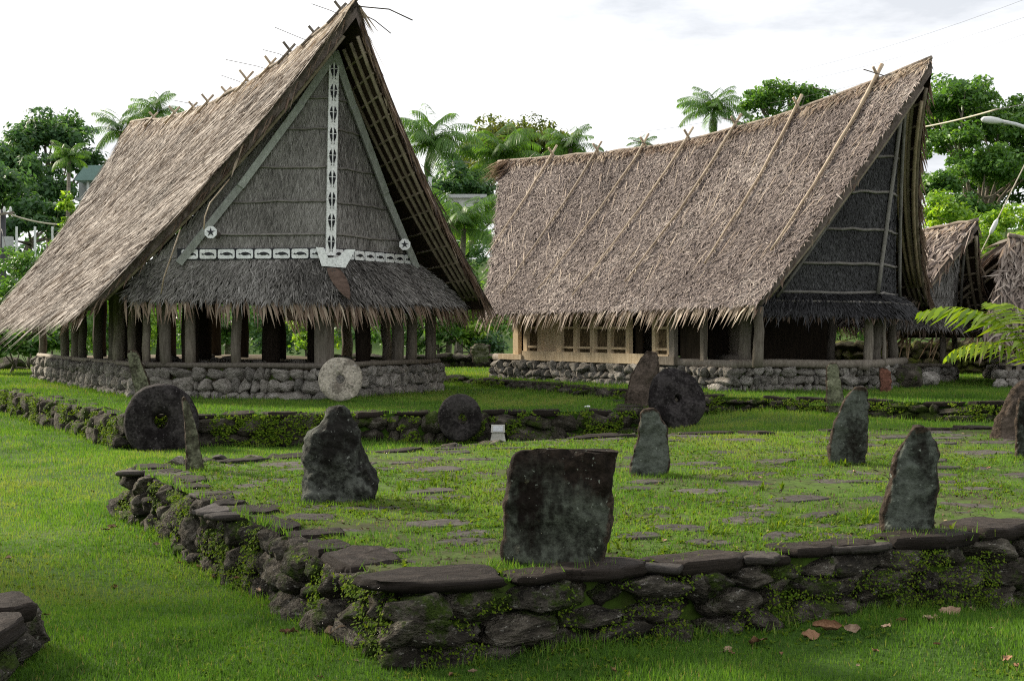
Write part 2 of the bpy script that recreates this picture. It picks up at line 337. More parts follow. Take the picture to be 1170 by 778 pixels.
# ------------------------------------------------------------------ stones
def rock_mesh(name, seed, sub=3, planes=11, dmin=.52, dmax=.86, rough=.07, squash=(1, 1, 1)):
    rnd = random.Random(seed); bm = bmesh.new(); bmesh.ops.create_icosphere(bm, subdivisions=sub, radius=1)
    pl = []
    for i in range(planes):
        n = Vector((rnd.gauss(0, 1), rnd.gauss(0, 1), rnd.gauss(0, 1))).normalized(); pl.append((n, rnd.uniform(dmin, dmax)))
    off = Vector((seed * 3.1, seed * 1.7, 0))
    for v in bm.verts:
        c = v.co.copy(); pn = (abs(c.x) ** 3.6 + abs(c.y) ** 3.6 + abs(c.z) ** 3.6) ** (1 / 3.6); c = c / pn * .82
        for n, d in pl:
            k = c.dot(n)
            if k > d: c -= n * (k - d) * .95
        c *= 1 + rough * noise.fractal(c * 2.2 + off, 1.0, 2.0, 4)
        v.co = Vector((c.x * squash[0], c.y * squash[1], c.z * squash[2]))
    mn = [min(v.co[i] for v in bm.verts) for i in range(3)]; mxx = [max(v.co[i] for v in bm.verts) for i in range(3)]
    for v in bm.verts:
        for i in range(3): v.co[i] = (v.co[i] - mn[i]) / (mxx[i] - mn[i]) * 2 - 1
    for f in bm.faces: f.smooth = True
    me = bpy.data.meshes.new(name); bm.to_mesh(me); bm.free(); return me
def pool(key, n, mat, seed, **k):
    out = []
    for i in range(n):
        me = rock_mesh(key, seed + i, **k); me.materials.append(mat); out.append(me)
    return out
ST_WALL = pool('wall_stone', 14, M['wallstone'], 100, rough=.26)
ST_TERR = pool('terrace_stone', 10, M['terracestone'], 200, rough=.22)
ST_HOUSE = pool('house_stone', 14, M['housestone'], 300, rough=.16, dmin=.55, planes=9)
def slab_mesh(seed, mat, sub=18, rough=.09):
    # flat slab with an angular outline, layered edge and an uneven top, unit half extents
    rnd = random.Random(seed); n = rnd.randint(6, 8); ang = sorted(2 * math.pi * (i + rnd.uniform(-.32, .32)) / n for i in range(n))
    cor = [(math.copysign(abs(math.cos(a)) ** .6, math.cos(a)) * rnd.uniform(.8, 1), math.copysign(abs(math.sin(a)) ** .6, math.sin(a)) * rnd.uniform(.8, 1)) for a in ang]
    out = []
    for i in range(n):
        a, b = cor[i], cor[(i + 1) % n]
        for k in range(7):
            t = k / 7; p = Vector((a[0] + (b[0] - a[0]) * t, a[1] + (b[1] - a[1]) * t, 0))
            p *= 1 + .07 * noise.noise(p * 4 + Vector((seed, 0, 0))) + .05 * noise.noise(p * 11 + Vector((seed, 3, 0))); out.append(p)
    m = len(out); mb = MB(); rings = []
    for (sc, z) in ((.80, -1), (.93, -.75), (.99, -.25), (1.0, .25), (.985, .7), (.93, .95), (.7, 1), (.35, 1.0)):
        rings.append([Vector((p.x * sc + rough * noise.noise(Vector((p.x * 3, z * 3, seed))), p.y * sc + rough * noise.noise(Vector((p.y * 3, z * 3, seed + 9))),
                              z + .28 * noise.noise(Vector((p.x * sc * 1.3, p.y * sc * 1.3, seed))) + .12 * noise.noise(Vector((p.x * sc * 5, p.y * sc * 5, seed))))) for p in out])
    vs = [v for r in rings for v in r] + [Vector((0, 0, 1.0))]; fs = []
    for i in range(len(rings) - 1):
        for k in range(m): fs.append((i * m + k, i * m + (k + 1) % m, (i + 1) * m + (k + 1) % m, (i + 1) * m + k))
    b = (len(rings) - 1) * m
    for k in range(m): fs.append((b + k, b + (k + 1) % m, len(vs) - 1))
    fs.append(tuple(range(m - 1, -1, -1)))
    mb.add(vs, fs); me = mb.mesh('slab', True)
    try: me.set_sharp_from_angle(angle=R(42))
    except Exception: pass
    me.materials.append(mat); return me
SL_CAP = [slab_mesh(500 + i, M['cap']) for i in range(8)]
SL_PAVE = [slab_mesh(600 + i, M['paving'], rough=.03) for i in range(8)]
def TRS(loc, rot, sc):
    return Matrix.Translation(Vector(loc)) @ rot.to_matrix().to_4x4() @ Matrix.Diagonal((*sc, 1))
def from_axes(x, y, z):
    m = Matrix((x, y, z)).transposed(); return m.to_quaternion()

def wall_face(parent, path, z0f, z1f, size, pool_, rnd, name='stone', depth=.16, jut=.04, rows=None, over=1.22, lean=0.0, tilt=.22, maxn=9999):
    """individual stones laid in rough courses along a path (the path is the face of the wall)"""
    cnt = 0
    for (x0, y0), (x1, y1) in zip(path[:-1], path[1:]):
        d = Vector((x1 - x0, y1 - y0, 0)); L = d.length; d.normalize(); nrm = Vector((d.y, -d.x, 0))    # outward on the right of the path
        zz0 = z0f(x0, y0); zz1 = z1f(x0, y0); H = zz1 - zz0
        nr = rows or max(1, int(round(H / (size * .78))))
        # uneven course heights
        hs = [rnd.uniform(.75, 1.25) for _ in range(nr)]; tot = sum(hs); z = 0
        for r in range(nr):
            h = H * hs[r] / tot; s = -rnd.uniform(0, size * .5)
            while s < L:
                w = size * rnd.choice((.5, .7, .9, 1.1, 1.4, 1.9)) * rnd.uniform(.85, 1.15); hh = h * rnd.uniform(.8, 1.35)
                c = s + w / 2
                if c > L + size * .3: break
                cc = min(max(c, .02), L - .02)
                bx, by = x0 + d.x * cc, y0 + d.y * cc
                b0 = z0f(bx, by); b1 = z1f(bx, by); k = (b1 - b0) / H if H > 0 else 1
                zc = b0 + (z + h / 2) * k
                out = nrm * (rnd.uniform(-jut, jut) - depth * .5 + lean * (1 - (z + h / 2) / H))
                up = (Vector((0, 0, 1)) + d * rnd.uniform(-tilt, tilt) + nrm * rnd.uniform(-.1, .15)).normalized()
                xx = d.copy() if rnd.random() < .5 else -d
                xx = (xx - up * xx.dot(up)).normalized(); yy = up.cross(xx)
                if rnd.random() < .3 and w < h * 1.6:                      # some stones set on end
                    pass
                link(name, rnd.choice(pool_), None, parent, TRS(Vector((bx, by, zc)) + out, from_axes(xx, yy, up), (w / 2 * over, depth * rnd.uniform(.8, 1.2), hh * k / 2 * over)))
                cnt += 1
                if cnt >= maxn: return cnt
                s += w * rnd.uniform(.94, 1.04)
            z += h
    return cnt
def prism(name, poly, z0f, z1, mat, parent, inset=0.0, n=26):
    c = np.mean(np.array(poly), 0); mb = MB(); P = []
    pts = []
    for i in range(len(poly)):
        a = np.array(poly[i]); b = np.array(poly[(i + 1) % len(poly)])
        k = max(1, int(np.linalg.norm(b - a) / 1.2))
        for j in range(k): pts.append(a + (b - a) * j / k)
    ip = []
    m = len(pts)
    for i in range(m):
        a, b, c_ = pts[i - 1], pts[i], pts[(i + 1) % m]
        t = (c_ - a); t /= np.linalg.norm(t); ip.append(b + np.array([-t[1], t[0]]) * inset)
    vs = [(p[0], p[1], float(z0f(p[0], p[1])) - .25) for p in ip] + [(p[0], p[1], z1) for p in ip]
    fs = [(i, (i + 1) % m, m + (i + 1) % m, m + i) for i in range(m)] + [tuple(m + i for i in range(m))]
    mb.add(vs, fs); me = mb.mesh(name); bm = bmesh.new(); bm.from_mesh(me); bmesh.ops.triangulate(bm, faces=[f for f in bm.faces if len(f.verts) > 4]); bm.to_mesh(me); bm.free()
    return link(name, me, mat, parent)
g_ = lambda x, y: float(G(x, y))
rnd = random.Random(5)

# --- platform A: low dry-stone platform with cap slabs and paving, nearest the camera
A = thing('stone_platform', 'low mossy dry stone platform with dark cap slabs and paving in the foreground', 'platform', (2.5, 12, 0))
prism('turf', PA, g_, ZA, M['patchturf'], A, .05)
def wob(path, amp, step, seed):
    r = random.Random(seed); out = []
    for (a, b) in zip(path[:-1], path[1:]):
        a = Vector(a); b = Vector(b); L = (b - a).length; k = max(1, int(L / step)); nn = Vector((b.y - a.y, a.x - b.x)).normalized()
        for j in range(k): out.append(a + (b - a) * j / k + (nn * r.uniform(-amp, amp) if (j > 0) else Vector((0, 0))))
    out.append(Vector(path[-1])); return [tuple(p) for p in out]
front = wob([PA[0], PA[1]], .035, .8, 3); left = wob([PA[5], PA[0]], .07, .8, 4)
zcapA = lambda x, y: ZA - .035
wall_face(A, left, lambda x, y: g_(x, y) - .05, lambda x, y: ZA - .03, .21, ST_WALL, rnd, depth=.17, jut=.05, rows=3, lean=.07, tilt=.45)
wall_face(A, front, lambda x, y: g_(x, y) - .05, lambda x, y: ZA - .05, .25, ST_WALL, rnd, depth=.19, jut=.04, rows=3, lean=.05)
wall_face(A, [PA[1], PA[2]], lambda x, y: g_(x, y), lambda x, y: ZA - .03, .3, ST_WALL, rnd, rows=2, maxn=40)
wall_face(A, [PA[3], PA[4], PA[5]], lambda x, y: g_(x, y), lambda x, y: ZA - .02, .3, ST_WALL, rnd, rows=2, maxn=90)
def lay_caps(parent, path, size, z, pool_, rnd, wid=(.22, .36), th=(.035, .06), name='cap_slab', inn=.12, gap=.0, hang=.03):
    for (x0, y0), (x1, y1) in zip(path[:-1], path[1:]):
        d = Vector((x1 - x0, y1 - y0, 0)); L = d.length; d.normalize(); nrm = Vector((d.y, -d.x, 0)); s = 0
        while s < L:
            w = size * rnd.uniform(.65, 1.5); c = s + w / 2
            if c > L + .1: break
            if rnd.random() > gap:
                wd = rnd.uniform(*wid); t = rnd.uniform(*th)
                p = Vector((x0, y0, 0)) + d * c - nrm * (wd / 2 - hang); p.z = z + rnd.uniform(-.012, .012)
                up = (Vector((0, 0, 1)) + d * rnd.uniform(-.06, .06) + nrm * rnd.uniform(-.02, .09)).normalized()
                xx = (d * rnd.choice((-1, 1))); xx = (xx + nrm * rnd.uniform(-.12, .12)); xx = (xx - up * xx.dot(up)).normalized(); yy = up.cross(xx)
                link(name, rnd.choice(pool_), None, parent, TRS(p, from_axes(xx, yy, up), (w / 2 * 1.03, wd / 2 * 1.15, t)))
            s += w
# hand-laid caps along the front, big corner slab first (they match the photograph one by one)
fd = (Vector((PA[1][0] - PA[0][0], PA[1][1] - PA[0][1], 0))).normalized(); fn = Vector((fd.y, -fd.x, 0))
def cap_at(px0, px1, wid, th, dz=0.0, k=0, hang=.05, yaw=0.0, roll=.0):
    # along the front edge between two columns of the photograph
    def on(px):
        s = (px - 585) / FPX; t = (s * PA[0][1] - PA[0][0]) / (fd.x - s * fd.y); return t
    t0, t1 = on(px0), on(px1); w = t1 - t0; c = (t0 + t1) / 2
    p = Vector((PA[0][0], PA[0][1], 0)) + fd * c - fn * (wid / 2 - hang); p.z = ZA - th + .03 + dz
    up = (Vector((0, 0, 1)) + fn * roll).normalized(); xx = (fd + fn * yaw); xx = (xx - up * xx.dot(up)).normalized(); th *= .7
    link('cap_slab', SL_CAP[k % 8], None, A, TRS(p, from_axes(xx, up.cross(xx), up), (w / 2 * 1.06, wid / 2 * 1.1, th)))
cap_at(428, 592, .50, .045, .025, 0, .10, .10); cap_at(582, 652, .26, .035, .0, 1); cap_at(640, 745, .34, .05, .01, 2, .08)
cap_at(742, 868, .30, .06, .005, 3, .07); cap_at(866, 905, .2, .035, -.03, 4); cap_at(893, 960, .30, .04, .0, 5, .05); cap_at(952, 1010, .3, .05, .0, 6, .05)
cap_at(1012, 1118, .36, .06, .01, 7, .08); cap_at(1112, 1190, .46, .07, .03, 1, .05, -.1); cap_at(1185, 1290, .35, .05, 0, 2)
lay_caps(A, left[:-1], .42, ZA - .025, SL_CAP, rnd, wid=(.16, .40), th=(.022, .045), hang=.02)
lay_caps(A, [PA[1], PA[2], PA[3], PA[4], (-2.9, 13.3)], .6, ZA - .03, SL_CAP, rnd, wid=(.3, .5), gap=.25)
# paving stones scattered through the turf
PAVE = []
pts = []
for i in range(2600):
    x = rnd.uniform(-3.6, 9.4); y = rnd.uniform(7.3, 18.6)
    if not inpoly(np.array(x), np.array(y), PA): continue
    d = .17 + .011 * (y - 7)
    if any((x - a) ** 2 + (y - b) ** 2 < (d + c) ** 2 * .85 for a, b, c in pts): continue
    if fbm((x * .55, y * .55, 3.0)) < -.02 and rnd.random() < .75: continue
    pts.append((x, y, d))
    if len(pts) >= 250: break
for (x, y, d) in pts:
    w = d * rnd.uniform(.75, 1.5); h = d * rnd.uniform(.5, 1.0); a = rnd.gauss(.3, .5)
    qn = Quaternion((0, 0, 1), a) @ Quaternion((1, 0, 0), rnd.gauss(0, .025)) @ Quaternion((0, 1, 0), rnd.gauss(0, .025))
    PAVE.append((x, y, max(w, h)))
    link('paving_stone', rnd.choice(SL_PAVE), None, A, TRS((x, y, ZA - .018 + rnd.uniform(-.008, .008)), qn, (w, h, .022)))

# --- terrace B under the left house
B = thing('stone_terrace', 'grassed terrace edged by a mossy stone wall below the left meeting house', 'terrace', (-3, 26, 0))
prism('turf', PB, g_, ZB, M['lawn'], B, .05)
wall_face(B, wob([PB[6], PB[0]], .06, 1.2, 8), lambda x, y: g_(x, y) - .04, lambda x, y: ZB - .02, .30, ST_TERR, rnd, depth=.18, rows=2, lean=.06, tilt=.4)
wall_face(B, wob([PB[0], PB[1]], .05, 1.2, 9), lambda x, y: g_(x, y) - .04, lambda x, y: ZB - .04, .34, ST_TERR, rnd, depth=.18, rows=2, lean=.05)
wall_face(B, [PB[1], PB[2]], lambda x, y: g_(x, y) - .04, lambda x, y: ZB - .02, .34, ST_TERR, rnd, depth=.18, rows=2)
lay_caps(B, [PB[6], PB[0], PB[1], PB[2]], .5, ZB - .02, SL_CAP, rnd, wid=(.2, .42), th=(.03, .055), gap=.12)
# --- terrace C under the right house
C = thing('stone_terrace', 'grassed terrace edged by a low stone wall below the right meeting house', 'terrace', (6, 28, 0))
prism('turf', PC, lambda x, y: min(g_(x, y), ZB) - .1, ZC, M['lawn'], C, .05)
wall_face(C, wob([PC[8], PC[0], PC[1], PC[2]], .05, 1.2, 12), lambda x, y: .42, lambda x, y: ZC - .02, .26, ST_TERR, rnd, depth=.16, rows=1, lean=.04)
wall_face(C, wob([PC[2], PC[3], PC[4]], .05, 1.2, 13), lambda x, y: g_(x, y) - .03, lambda x, y: ZC - .03, .27, ST_TERR, rnd, depth=.16, rows=2, lean=.05)
lay_caps(C, [PC[0], PC[1], PC[2], PC[3], PC[4]], .45, ZC - .015, SL_CAP, rnd, wid=(.2, .4), th=(.03, .05), gap=.25)
# ------------------------------------------------------------------ thatched houses
def vfbm(P, s):
    return np.array([noise.fractal(Vector(p) * s, 1.0, 2.0, 3) for p in P])
def strips(Pp, D, S, N, length, width, lift, curl=0.0):
    """leaf strips: root, belly, tip.  P root (n,3), D direction, S side, N normal; returns verts, tris (3 per strip)"""
    n = len(Pp); L = length[:, None]; w = width[:, None]
    mid = Pp + D * L * .45 + N * (lift * .55)[:, None]; tip = Pp + D * L + N * (lift)[:, None] - np.array([0, 0, 1.]) * (curl * length)[:, None] if np.ndim(curl) or curl else Pp + D * L + N * lift[:, None]
    V = np.stack([Pp - S * w * .35, Pp + S * w * .35, mid + S * w * .5, mid - S * w * .5, tip], 1)
    b = (np.arange(n) * 5)[:, None, None]
    T = np.array([[0, 1, 2], [0, 2, 3], [3, 2, 4]])[None] + b
    return V.reshape(-1, 3), T.reshape(-1, 3)
def unit(a): return a / np.maximum(np.linalg.norm(a, axis=-1, keepdims=True), 1e-9)
def surf_strips(S, n, length, width, spread, lift, rng, vr=(0, 1), tr=(0, 1), tint_scale=.5, base=.5, var=.22, lv=.5, bias=0.0, flip=1, low=.16, row=None, curl=0.0):
    t = rng.uniform(*tr, n); v = rng.uniform(*vr, n)
    if row: v = (np.floor(v * row) + rng.normal(.5, .16, n)) / row; v = np.clip(v, *vr)
    P = S(t, v); e = 1e-3
    dv = unit(S(t, v + e) - S(t, v - e)); dt = unit(S(t + e, v) - S(t - e, v)); N = unit(np.cross(dt, dv)) * flip
    side = unit(np.cross(N, dv)); a = rng.normal(bias, spread, n)[:, None]
    D = dv * np.cos(a) + side * np.sin(a); Sd = side * np.cos(a) - dv * np.sin(a)
    tw = rng.normal(0, .45, n)[:, None]; Sd = unit(Sd + N * tw)
    L = length * rng.uniform(1 - lv, 1 + lv, n) * np.where(rng.uniform(0, 1, n) < .08, 1.9, 1.0); w = width * rng.uniform(.6, 1.5, n)
    lf = lift * rng.uniform(.1, 1.6, n)
    V, T = strips(P + N * .012, D, Sd, N, L, w, lf, curl if not curl else np.full(n, curl))
    tint = np.clip(base + rng.normal(0, var, n) + low * 2 * vfbm(P, tint_scale) + .22 * vfbm(P + 40., .35) + .14 * vfbm(P - 17., 2.6), 0, 1)
    return V, T, np.repeat(tint, 3)
def merge(parts):
    V, T, C = [], [], []; b = 0
    for v, t, c in parts: V.append(v); T.append(t + b); C.append(c); b += len(v)
    return np.concatenate(V), np.concatenate(T), np.concatenate(C)
class House:
    def __init__(h, P, th, **k):
        h.P = np.array(P, float); h.a = np.array([-math.sin(R(th)), math.cos(R(th))]); h.n = np.array([h.a[1], -h.a[0]]); h.__dict__.update(k)
    def W(h, e, u, z):
        e, u, z = np.broadcast_arrays(np.asarray(e, float), np.asarray(u, float), np.asarray(z, float))
        return np.stack([h.P[0] + e * h.a[0] + u * h.n[0], h.P[1] + e * h.a[1] + u * h.n[1], z], -1)
    def inv(h, px, u):                       # e where the column px meets the line u = const
        s = (px - 585) / FPX; x0 = h.P[0] + u * h.n[0]; y0 = h.P[1] + u * h.n[1]
        return (s * y0 - x0) / (h.a[0] - s * h.a[1])
    def zr(h, e): e = np.asarray(e, float); return sum(np.interp(e + d, h.ridge_e, h.ridge_z) for d in (-.6, -.3, 0, .3, .6)) / 5
    def S(h, side, off=0.0):
        k = h.side[side]
        def f(t, v):
            t = np.asarray(t, float); v = np.asarray(v, float)
            pw = k.get('pow', 1.0); vv = np.clip(v, 0, 1.2) ** pw
            ef = h.tip_f + (k['ef'] - h.tip_f) * vv; eb = h.tip_b + (k['eb'] - h.tip_b) * vv
            e = ef + (eb - ef) * t; e0 = h.tip_f + (h.tip_b - h.tip_f) * t
            zr = h.zr(e0) - off * 1.2; ze = k['zf'] + (k['zb'] - k['zf']) * t - off * .12
            z = zr + (ze - zr) * v - .35 * k.get('belly', .0) * np.sin(np.pi * np.clip(v, 0, 1))
            uE = k['u'] - off * .55
            u = side * uE * (v + k.get('c', .2) * (v * v - v))
            return h.W(e, u, z)
        return f
    def gable(h, side):
        g = h.g[side]
        def f(s, q):                          # s 0 prow .. 1 roof, q 0 top .. 1 bottom
            s = np.asarray(s, float); q = np.asarray(q, float)
            z = h.gz1 + (h.gz0 - h.gz1) * q; ep = h.gp1 + (h.gp0 - h.gp1) * q
            k = q + g.get('c', .12) * (q * q - q)
            ub = side * g['u'] * k; eb = h.gp1 + (g['e'] - h.gp1) * q
            return h.W(ep + (eb - ep) * s, ub * s, z)
        return f
    def skirt(h, side):
        g = h.g[side]; k = h.sk[side]
        def f(s, q):
            s = np.asarray(s, float); q = np.asarray(q, float)
            gxs = h.gx[side]; e0 = h.gp0 + (g['e'] - h.gp0) * s * gxs; u0 = side * g['u'] * s * gxs
            e1 = h.ske + (k['e'] - h.ske) * s; u1 = side * k['u'] * s
            z1 = h.skz + (k['z'] - h.skz) * s
            return h.W(e0 + (e1 - e0) * q, u0 + (u1 - u0) * q, h.gz0 + (z1 - h.gz0) * q + .05 * np.sin(np.pi * q))
        return f
def shell(f, g, nt, nv, name, mat, parent, mat2=None, jag=0.0):
    t, v = np.meshgrid(np.linspace(0, 1, nt), np.linspace(0, 1, nv), indexing='ij')
    o = f(t, v).reshape(-1, 3); i = g(t, v).reshape(-1, 3); n = nt * nv
    mb = MB(); mb.add(o, grid_faces(nt, nv)); nf = len(mb.f); mb.add(i, grid_faces(nt, nv, 0, True))
    rim = [j for j in range(nv)] + [k * nv + nv - 1 for k in range(1, nt)] + [(nt - 1) * nv + j for j in range(nv - 2, -1, -1)] + [k * nv for k in range(nt - 2, 0, -1)]
    for a, b in zip(rim, rim[1:] + rim[:1]): mb.f.append((a, b, n + b, n + a))
    me = mb.mesh(name, True); me.materials.append(mat)
    if mat2:
        me.materials.append(mat2); m = np.zeros(len(me.polygons), np.int32); m[nf:2 * nf] = 1; me.polygons.foreach_set('material_index', m)
    return link(name, me, None, parent)
def fringe(h, S, root, n, length, width, rng, v0=.985, tr=(0, 1), out=.45, base=.6, var=.2, name='fringe_leaf', lean=0.0, mat='fringe', maxobj=0, parent_stuff=None):
    """hanging leaf ends along an eave"""
    t = np.sort(rng.uniform(*tr, n)); v = np.full(n, v0) + rng.normal(0, .008, n); P = S(t, v); e = 1e-3
    dv = unit(S(t, v + e) - S(t, v - e)); dt = unit(S(t + e, v) - S(t - e, v))
    D = unit(dv * out + np.array([0, 0, -1.0]) * (1 - out) + dt * (lean + rng.normal(0, .22, n))[:, None])
    N = unit(np.cross(dt, D)); sg = np.sign((N * (P - P.mean(0))).sum(1).mean() + 1e-9); Sd = unit(np.cross(D, N) + N * rng.normal(0, .5, n)[:, None])
    L = length * rng.uniform(.55, 1.35, n); w = width * rng.uniform(.6, 1.4, n)
    V, T = strips(P, D, Sd, N, L, w, rng.normal(0, .02, n), L * 0 + .25)
    return V, T, np.repeat(np.clip(rng.normal(base, var, n), 0, 1), 3)
def leaf_parts(name, parts, mat, parent, limit, rng, floor=.0):
    """each leaf strip as its own object up to the limit, the rest as one stuff mesh"""
    V, T, C = merge(parts); n = len(V) // 5; V = V.reshape(n, 5, 3); C = C.reshape(n, 3)[:, 0]
    order = rng.permutation(n); pick = np.sort(order[:limit]); rest = np.sort(order[limit:])
    t1 = np.array([[0, 1, 2], [0, 2, 3], [3, 2, 4]])
    for i in pick:
        c = V[i].mean(0)
        o = link(name, fast(name, V[i] - c, t1, np.repeat(C[i], 3)), mat, parent, Matrix.Translation(Vector(c)))
    if len(rest):
        T = (t1[None] + (np.arange(len(rest)) * 5)[:, None, None]).reshape(-1, 3)
        link(name + '_mass', fast(name, V[rest].reshape(-1, 3), T, np.repeat(C[rest], 3)), mat, parent, None, 'stuff')
def post(h, root, e, u, z0, z1, r, rng, mat='wood', name='post', flat=None):
    b = h.W(e, u, z0); t = h.W(e + rng.normal(0, .02), u + rng.normal(0, .02), z1); mb = MB()
    n = 6; pts = [b + (t - b) * k / (n - 1) + np.array([rng.normal(0, r * .12), rng.normal(0, r * .12), 0]) * (0 < k < n - 1) for k in range(n)]
    rr = [r * (1.1 - .15 * k / (n - 1)) * rng.uniform(.94, 1.06) for k in range(n)]
    mb.tube(pts, rr, 10, True, .06)
    return mb.build(name, M[mat], root, True)
def pole(root, pts, r, mat, name, n=7, r2=None):
    mb = MB(); k = len(pts); mb.tube(pts, [r + ((r2 if r2 is not None else r) - r) * i / (k - 1) for i in range(k)], n, True, .05); return mb.build(name, M[mat], root, True)
def on_surf(S, t0, v0, t1, v1, lift, n=10, side=1):
    t = np.linspace(t0, t1, n); v = np.linspace(v0, v1, n); P = S(t, v); e = 1e-3
    N = unit(np.cross(unit(S(t + e, v) - S(t - e, v)), unit(S(t, v + e) - S(t, v - e))))
    N = N * np.sign(N[:, 2:3] + 1e-9); return P + N * lift

def base_platform(h, root, poly, z0, size, rng_py, rows, pool_=None):
    W2 = [tuple(h.W(e, u, 0)[:2]) for e, u in poly]
    prism('earth_core', W2, lambda x, y: z0 - .05, h.zf - .03, M['soil'], root, .045)
    prism('floor', W2, lambda x, y: h.zf - .06, h.zf - .004, M['earthfloor'], root, .15)
    n = 0
    for a, b, mx_ in ((0, 1, 140), (1, 2, 90), (2, 3, 70)):
        n += wall_face(root, [W2[a], W2[b]], lambda x, y: z0 - .04, lambda x, y: h.zf - .03, size, pool_ or ST_HOUSE, rng_py, depth=.15, rows=rows, jut=.035, lean=.05, maxn=mx_)
    return W2

def build_house(h, name, label, z0, fronds):
    rng = np.random.default_rng(h.seed); pr = random.Random(h.seed)
    root = thing(name, label, 'house', (float(h.W(4, 0, 0)[0]), float(h.W(4, 0, 0)[1]), z0), h.group)
    h.root = root; h.rng = rng
    # platform: far-left, left corner, prow, right corner, far-right, back prow  (counter clockwise)
    poly = [(h.pl['eb'], -h.pl['ul']), (h.pl['el'], -h.pl['ul']), (h.pl['ep'], 0), (h.pl['er'], h.pl['ur']), (h.pl['eb'], h.pl['ur']), (h.pl['eb'] + 1.6, 0)]
    h.poly = base_platform(h, root, poly, z0, h.stone, pr, h.rows)
    # edge logs
    for k in range(3):
        a = np.array(poly[k]); b = np.array(poly[k + 1]); ins = .10
        p = h.W(a[0], a[1] * .97, h.zf + .035); q_ = h.W(b[0], b[1] * .97, h.zf + .035)
        d = q_ - p; pole(root, [p - d * (.012 if k else 0), p + d * .33 + rng.normal(0, .008, 3), p + d * .66 + rng.normal(0, .008, 3), q_ + d * .012], h.log, 'wood', 'edge_log', 9)
    # thatch
    roof = None
    for side in (-1, 1):
        f = h.S(side); g = h.S(side, h.thick)
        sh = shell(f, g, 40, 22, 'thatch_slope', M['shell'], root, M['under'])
        k = h.side[side]; N = k['n']; fl = -1 if side < 0 else 1
        # normal direction check
        tt = np.array([.5]); vv = np.array([.5]); e = 1e-3
        Nn = np.cross(f(tt + e, vv) - f(tt - e, vv), f(tt, vv + e) - f(tt, vv - e))[0]; fl = 1 if Nn[2] > 0 else -1
        V, T, C = merge([surf_strips(f, int(N * .6), h.ll, h.lw, h.spread, h.lift, rng, tr=(-.004, 1.004), vr=(.0, 1.0), base=h.tb, var=h.tv, flip=fl, row=h.row, bias=k.get('bias', 0.0), tint_scale=.8),
                         surf_strips(f, int(N * .4), h.ll * 1.15, h.lw * .7, h.spread * 1.5, h.lift * 1.7, rng, tr=(-.004, 1.004), vr=(.0, 1.0), base=h.tb + .12, var=h.tv, flip=fl, bias=k.get('bias', 0.0), tint_scale=.8)])
        link('thatch_leaves', fast('thatch_leaves', V, T, C), M[h.tmat], sh, None, 'stuff')
        parts = [fringe(h, f, root, k['fr'], h.fl, h.fw, rng, base=k.get('fb', .6), lean=h.flean, out=h.fout)]
        # shaggy front and back edges
        nn = k.get('fe', 60)
        for tq, sg in ((0.0, -1), (1.0, 1)):
            v = rng.uniform(.02, 1, nn); P = f(np.full(nn, tq), v); Dv = unit(f(np.full(nn, tq), v + e) - f(np.full(nn, tq), v - e)); Dt = unit(f(np.full(nn, .5) + e, v) - f(np.full(nn, .5) - e, v)) * sg
            D = unit(Dv * rng.uniform(.5, 1, nn)[:, None] + Dt * rng.uniform(.05, .5, nn)[:, None] + np.array([0, 0, -.25])); Nq = unit(np.cross(Dt, Dv)) * (1 if side * sg > 0 else -1)
            P = P - Dt * .05 - np.array([0, 0, 1]) * (rng.uniform(0, h.thick * .9, nn))[:, None]
            Vx, Tx = strips(P, D, unit(np.cross(D, Nq) + Nq * rng.normal(0, .6, nn)[:, None]), Nq, h.fl * k.get('el', 1.0) * rng.uniform(.7, 1.5, nn), h.fw * rng.uniform(.6, 1.3, nn), rng.normal(0, .02, nn), np.full(nn, .15))
            parts.append((Vx, Tx, np.repeat(np.clip(rng.normal(.42, .2, nn), 0, 1), 3)))
        leaf_parts('thatch_leaf', parts, M['fringe'] if side < 0 or True else None, sh, k.get('solo', 0), rng)
    # ridge bundle
    t = np.linspace(h.tip_f + .0, h.tip_b, 26); P = h.W(t, np.zeros(26), h.zr(t) + .02)
    pole(root, list(P + rng.normal(0, .012, P.shape)), h.rr, 'shellr', 'ridge_bundle', 9)
    rl = []
    for side in (-1, 1):
        f = h.S(side); Nn = 1
        rl.append(surf_strips(f, h.rn, h.ll * 1.2, h.lw * 1.1, .25, .05, rng, vr=(-.012, .035), base=.7, var=.2, flip=-1 if np.cross(f(np.array([.5 + e]), np.array([.5])) - f(np.array([.5 - e]), np.array([.5])), f(np.array([.5]), np.array([.5 + e])) - f(np.array([.5]), np.array([.5 - e])))[0][2] < 0 else 1))
    V, T, C = merge(rl); link('ridge_thatch', fast('ridge_thatch', V, T, C), M['fringe'], root, None, 'stuff')
    # gable halves and pent roof under them
    for side in (-1, 1):
        gf0 = h.gable(side); kx = h.gx[side]; gf = lambda s, q, gf0=gf0, kx=kx: gf0(np.asarray(s, float) * kx, q); bk = lambda s, q, gf=gf: gf(s, q) + np.array([h.a[0], h.a[1], 0]) * .06
        gw = shell(gf, bk, 10, 24, 'gable_wall', M['gshell'], root)
        q = h.g[side]; tt = np.array([.5]); Nn = np.cross(gf(tt + e, tt) - gf(tt - e, tt), gf(tt, tt + e) - gf(tt, tt - e))[0]
        fl = 1 if Nn[0] * -h.a[0] + Nn[1] * -h.a[1] > 0 else -1
        # even area sampling: the triangle narrows upwards
        parts = []
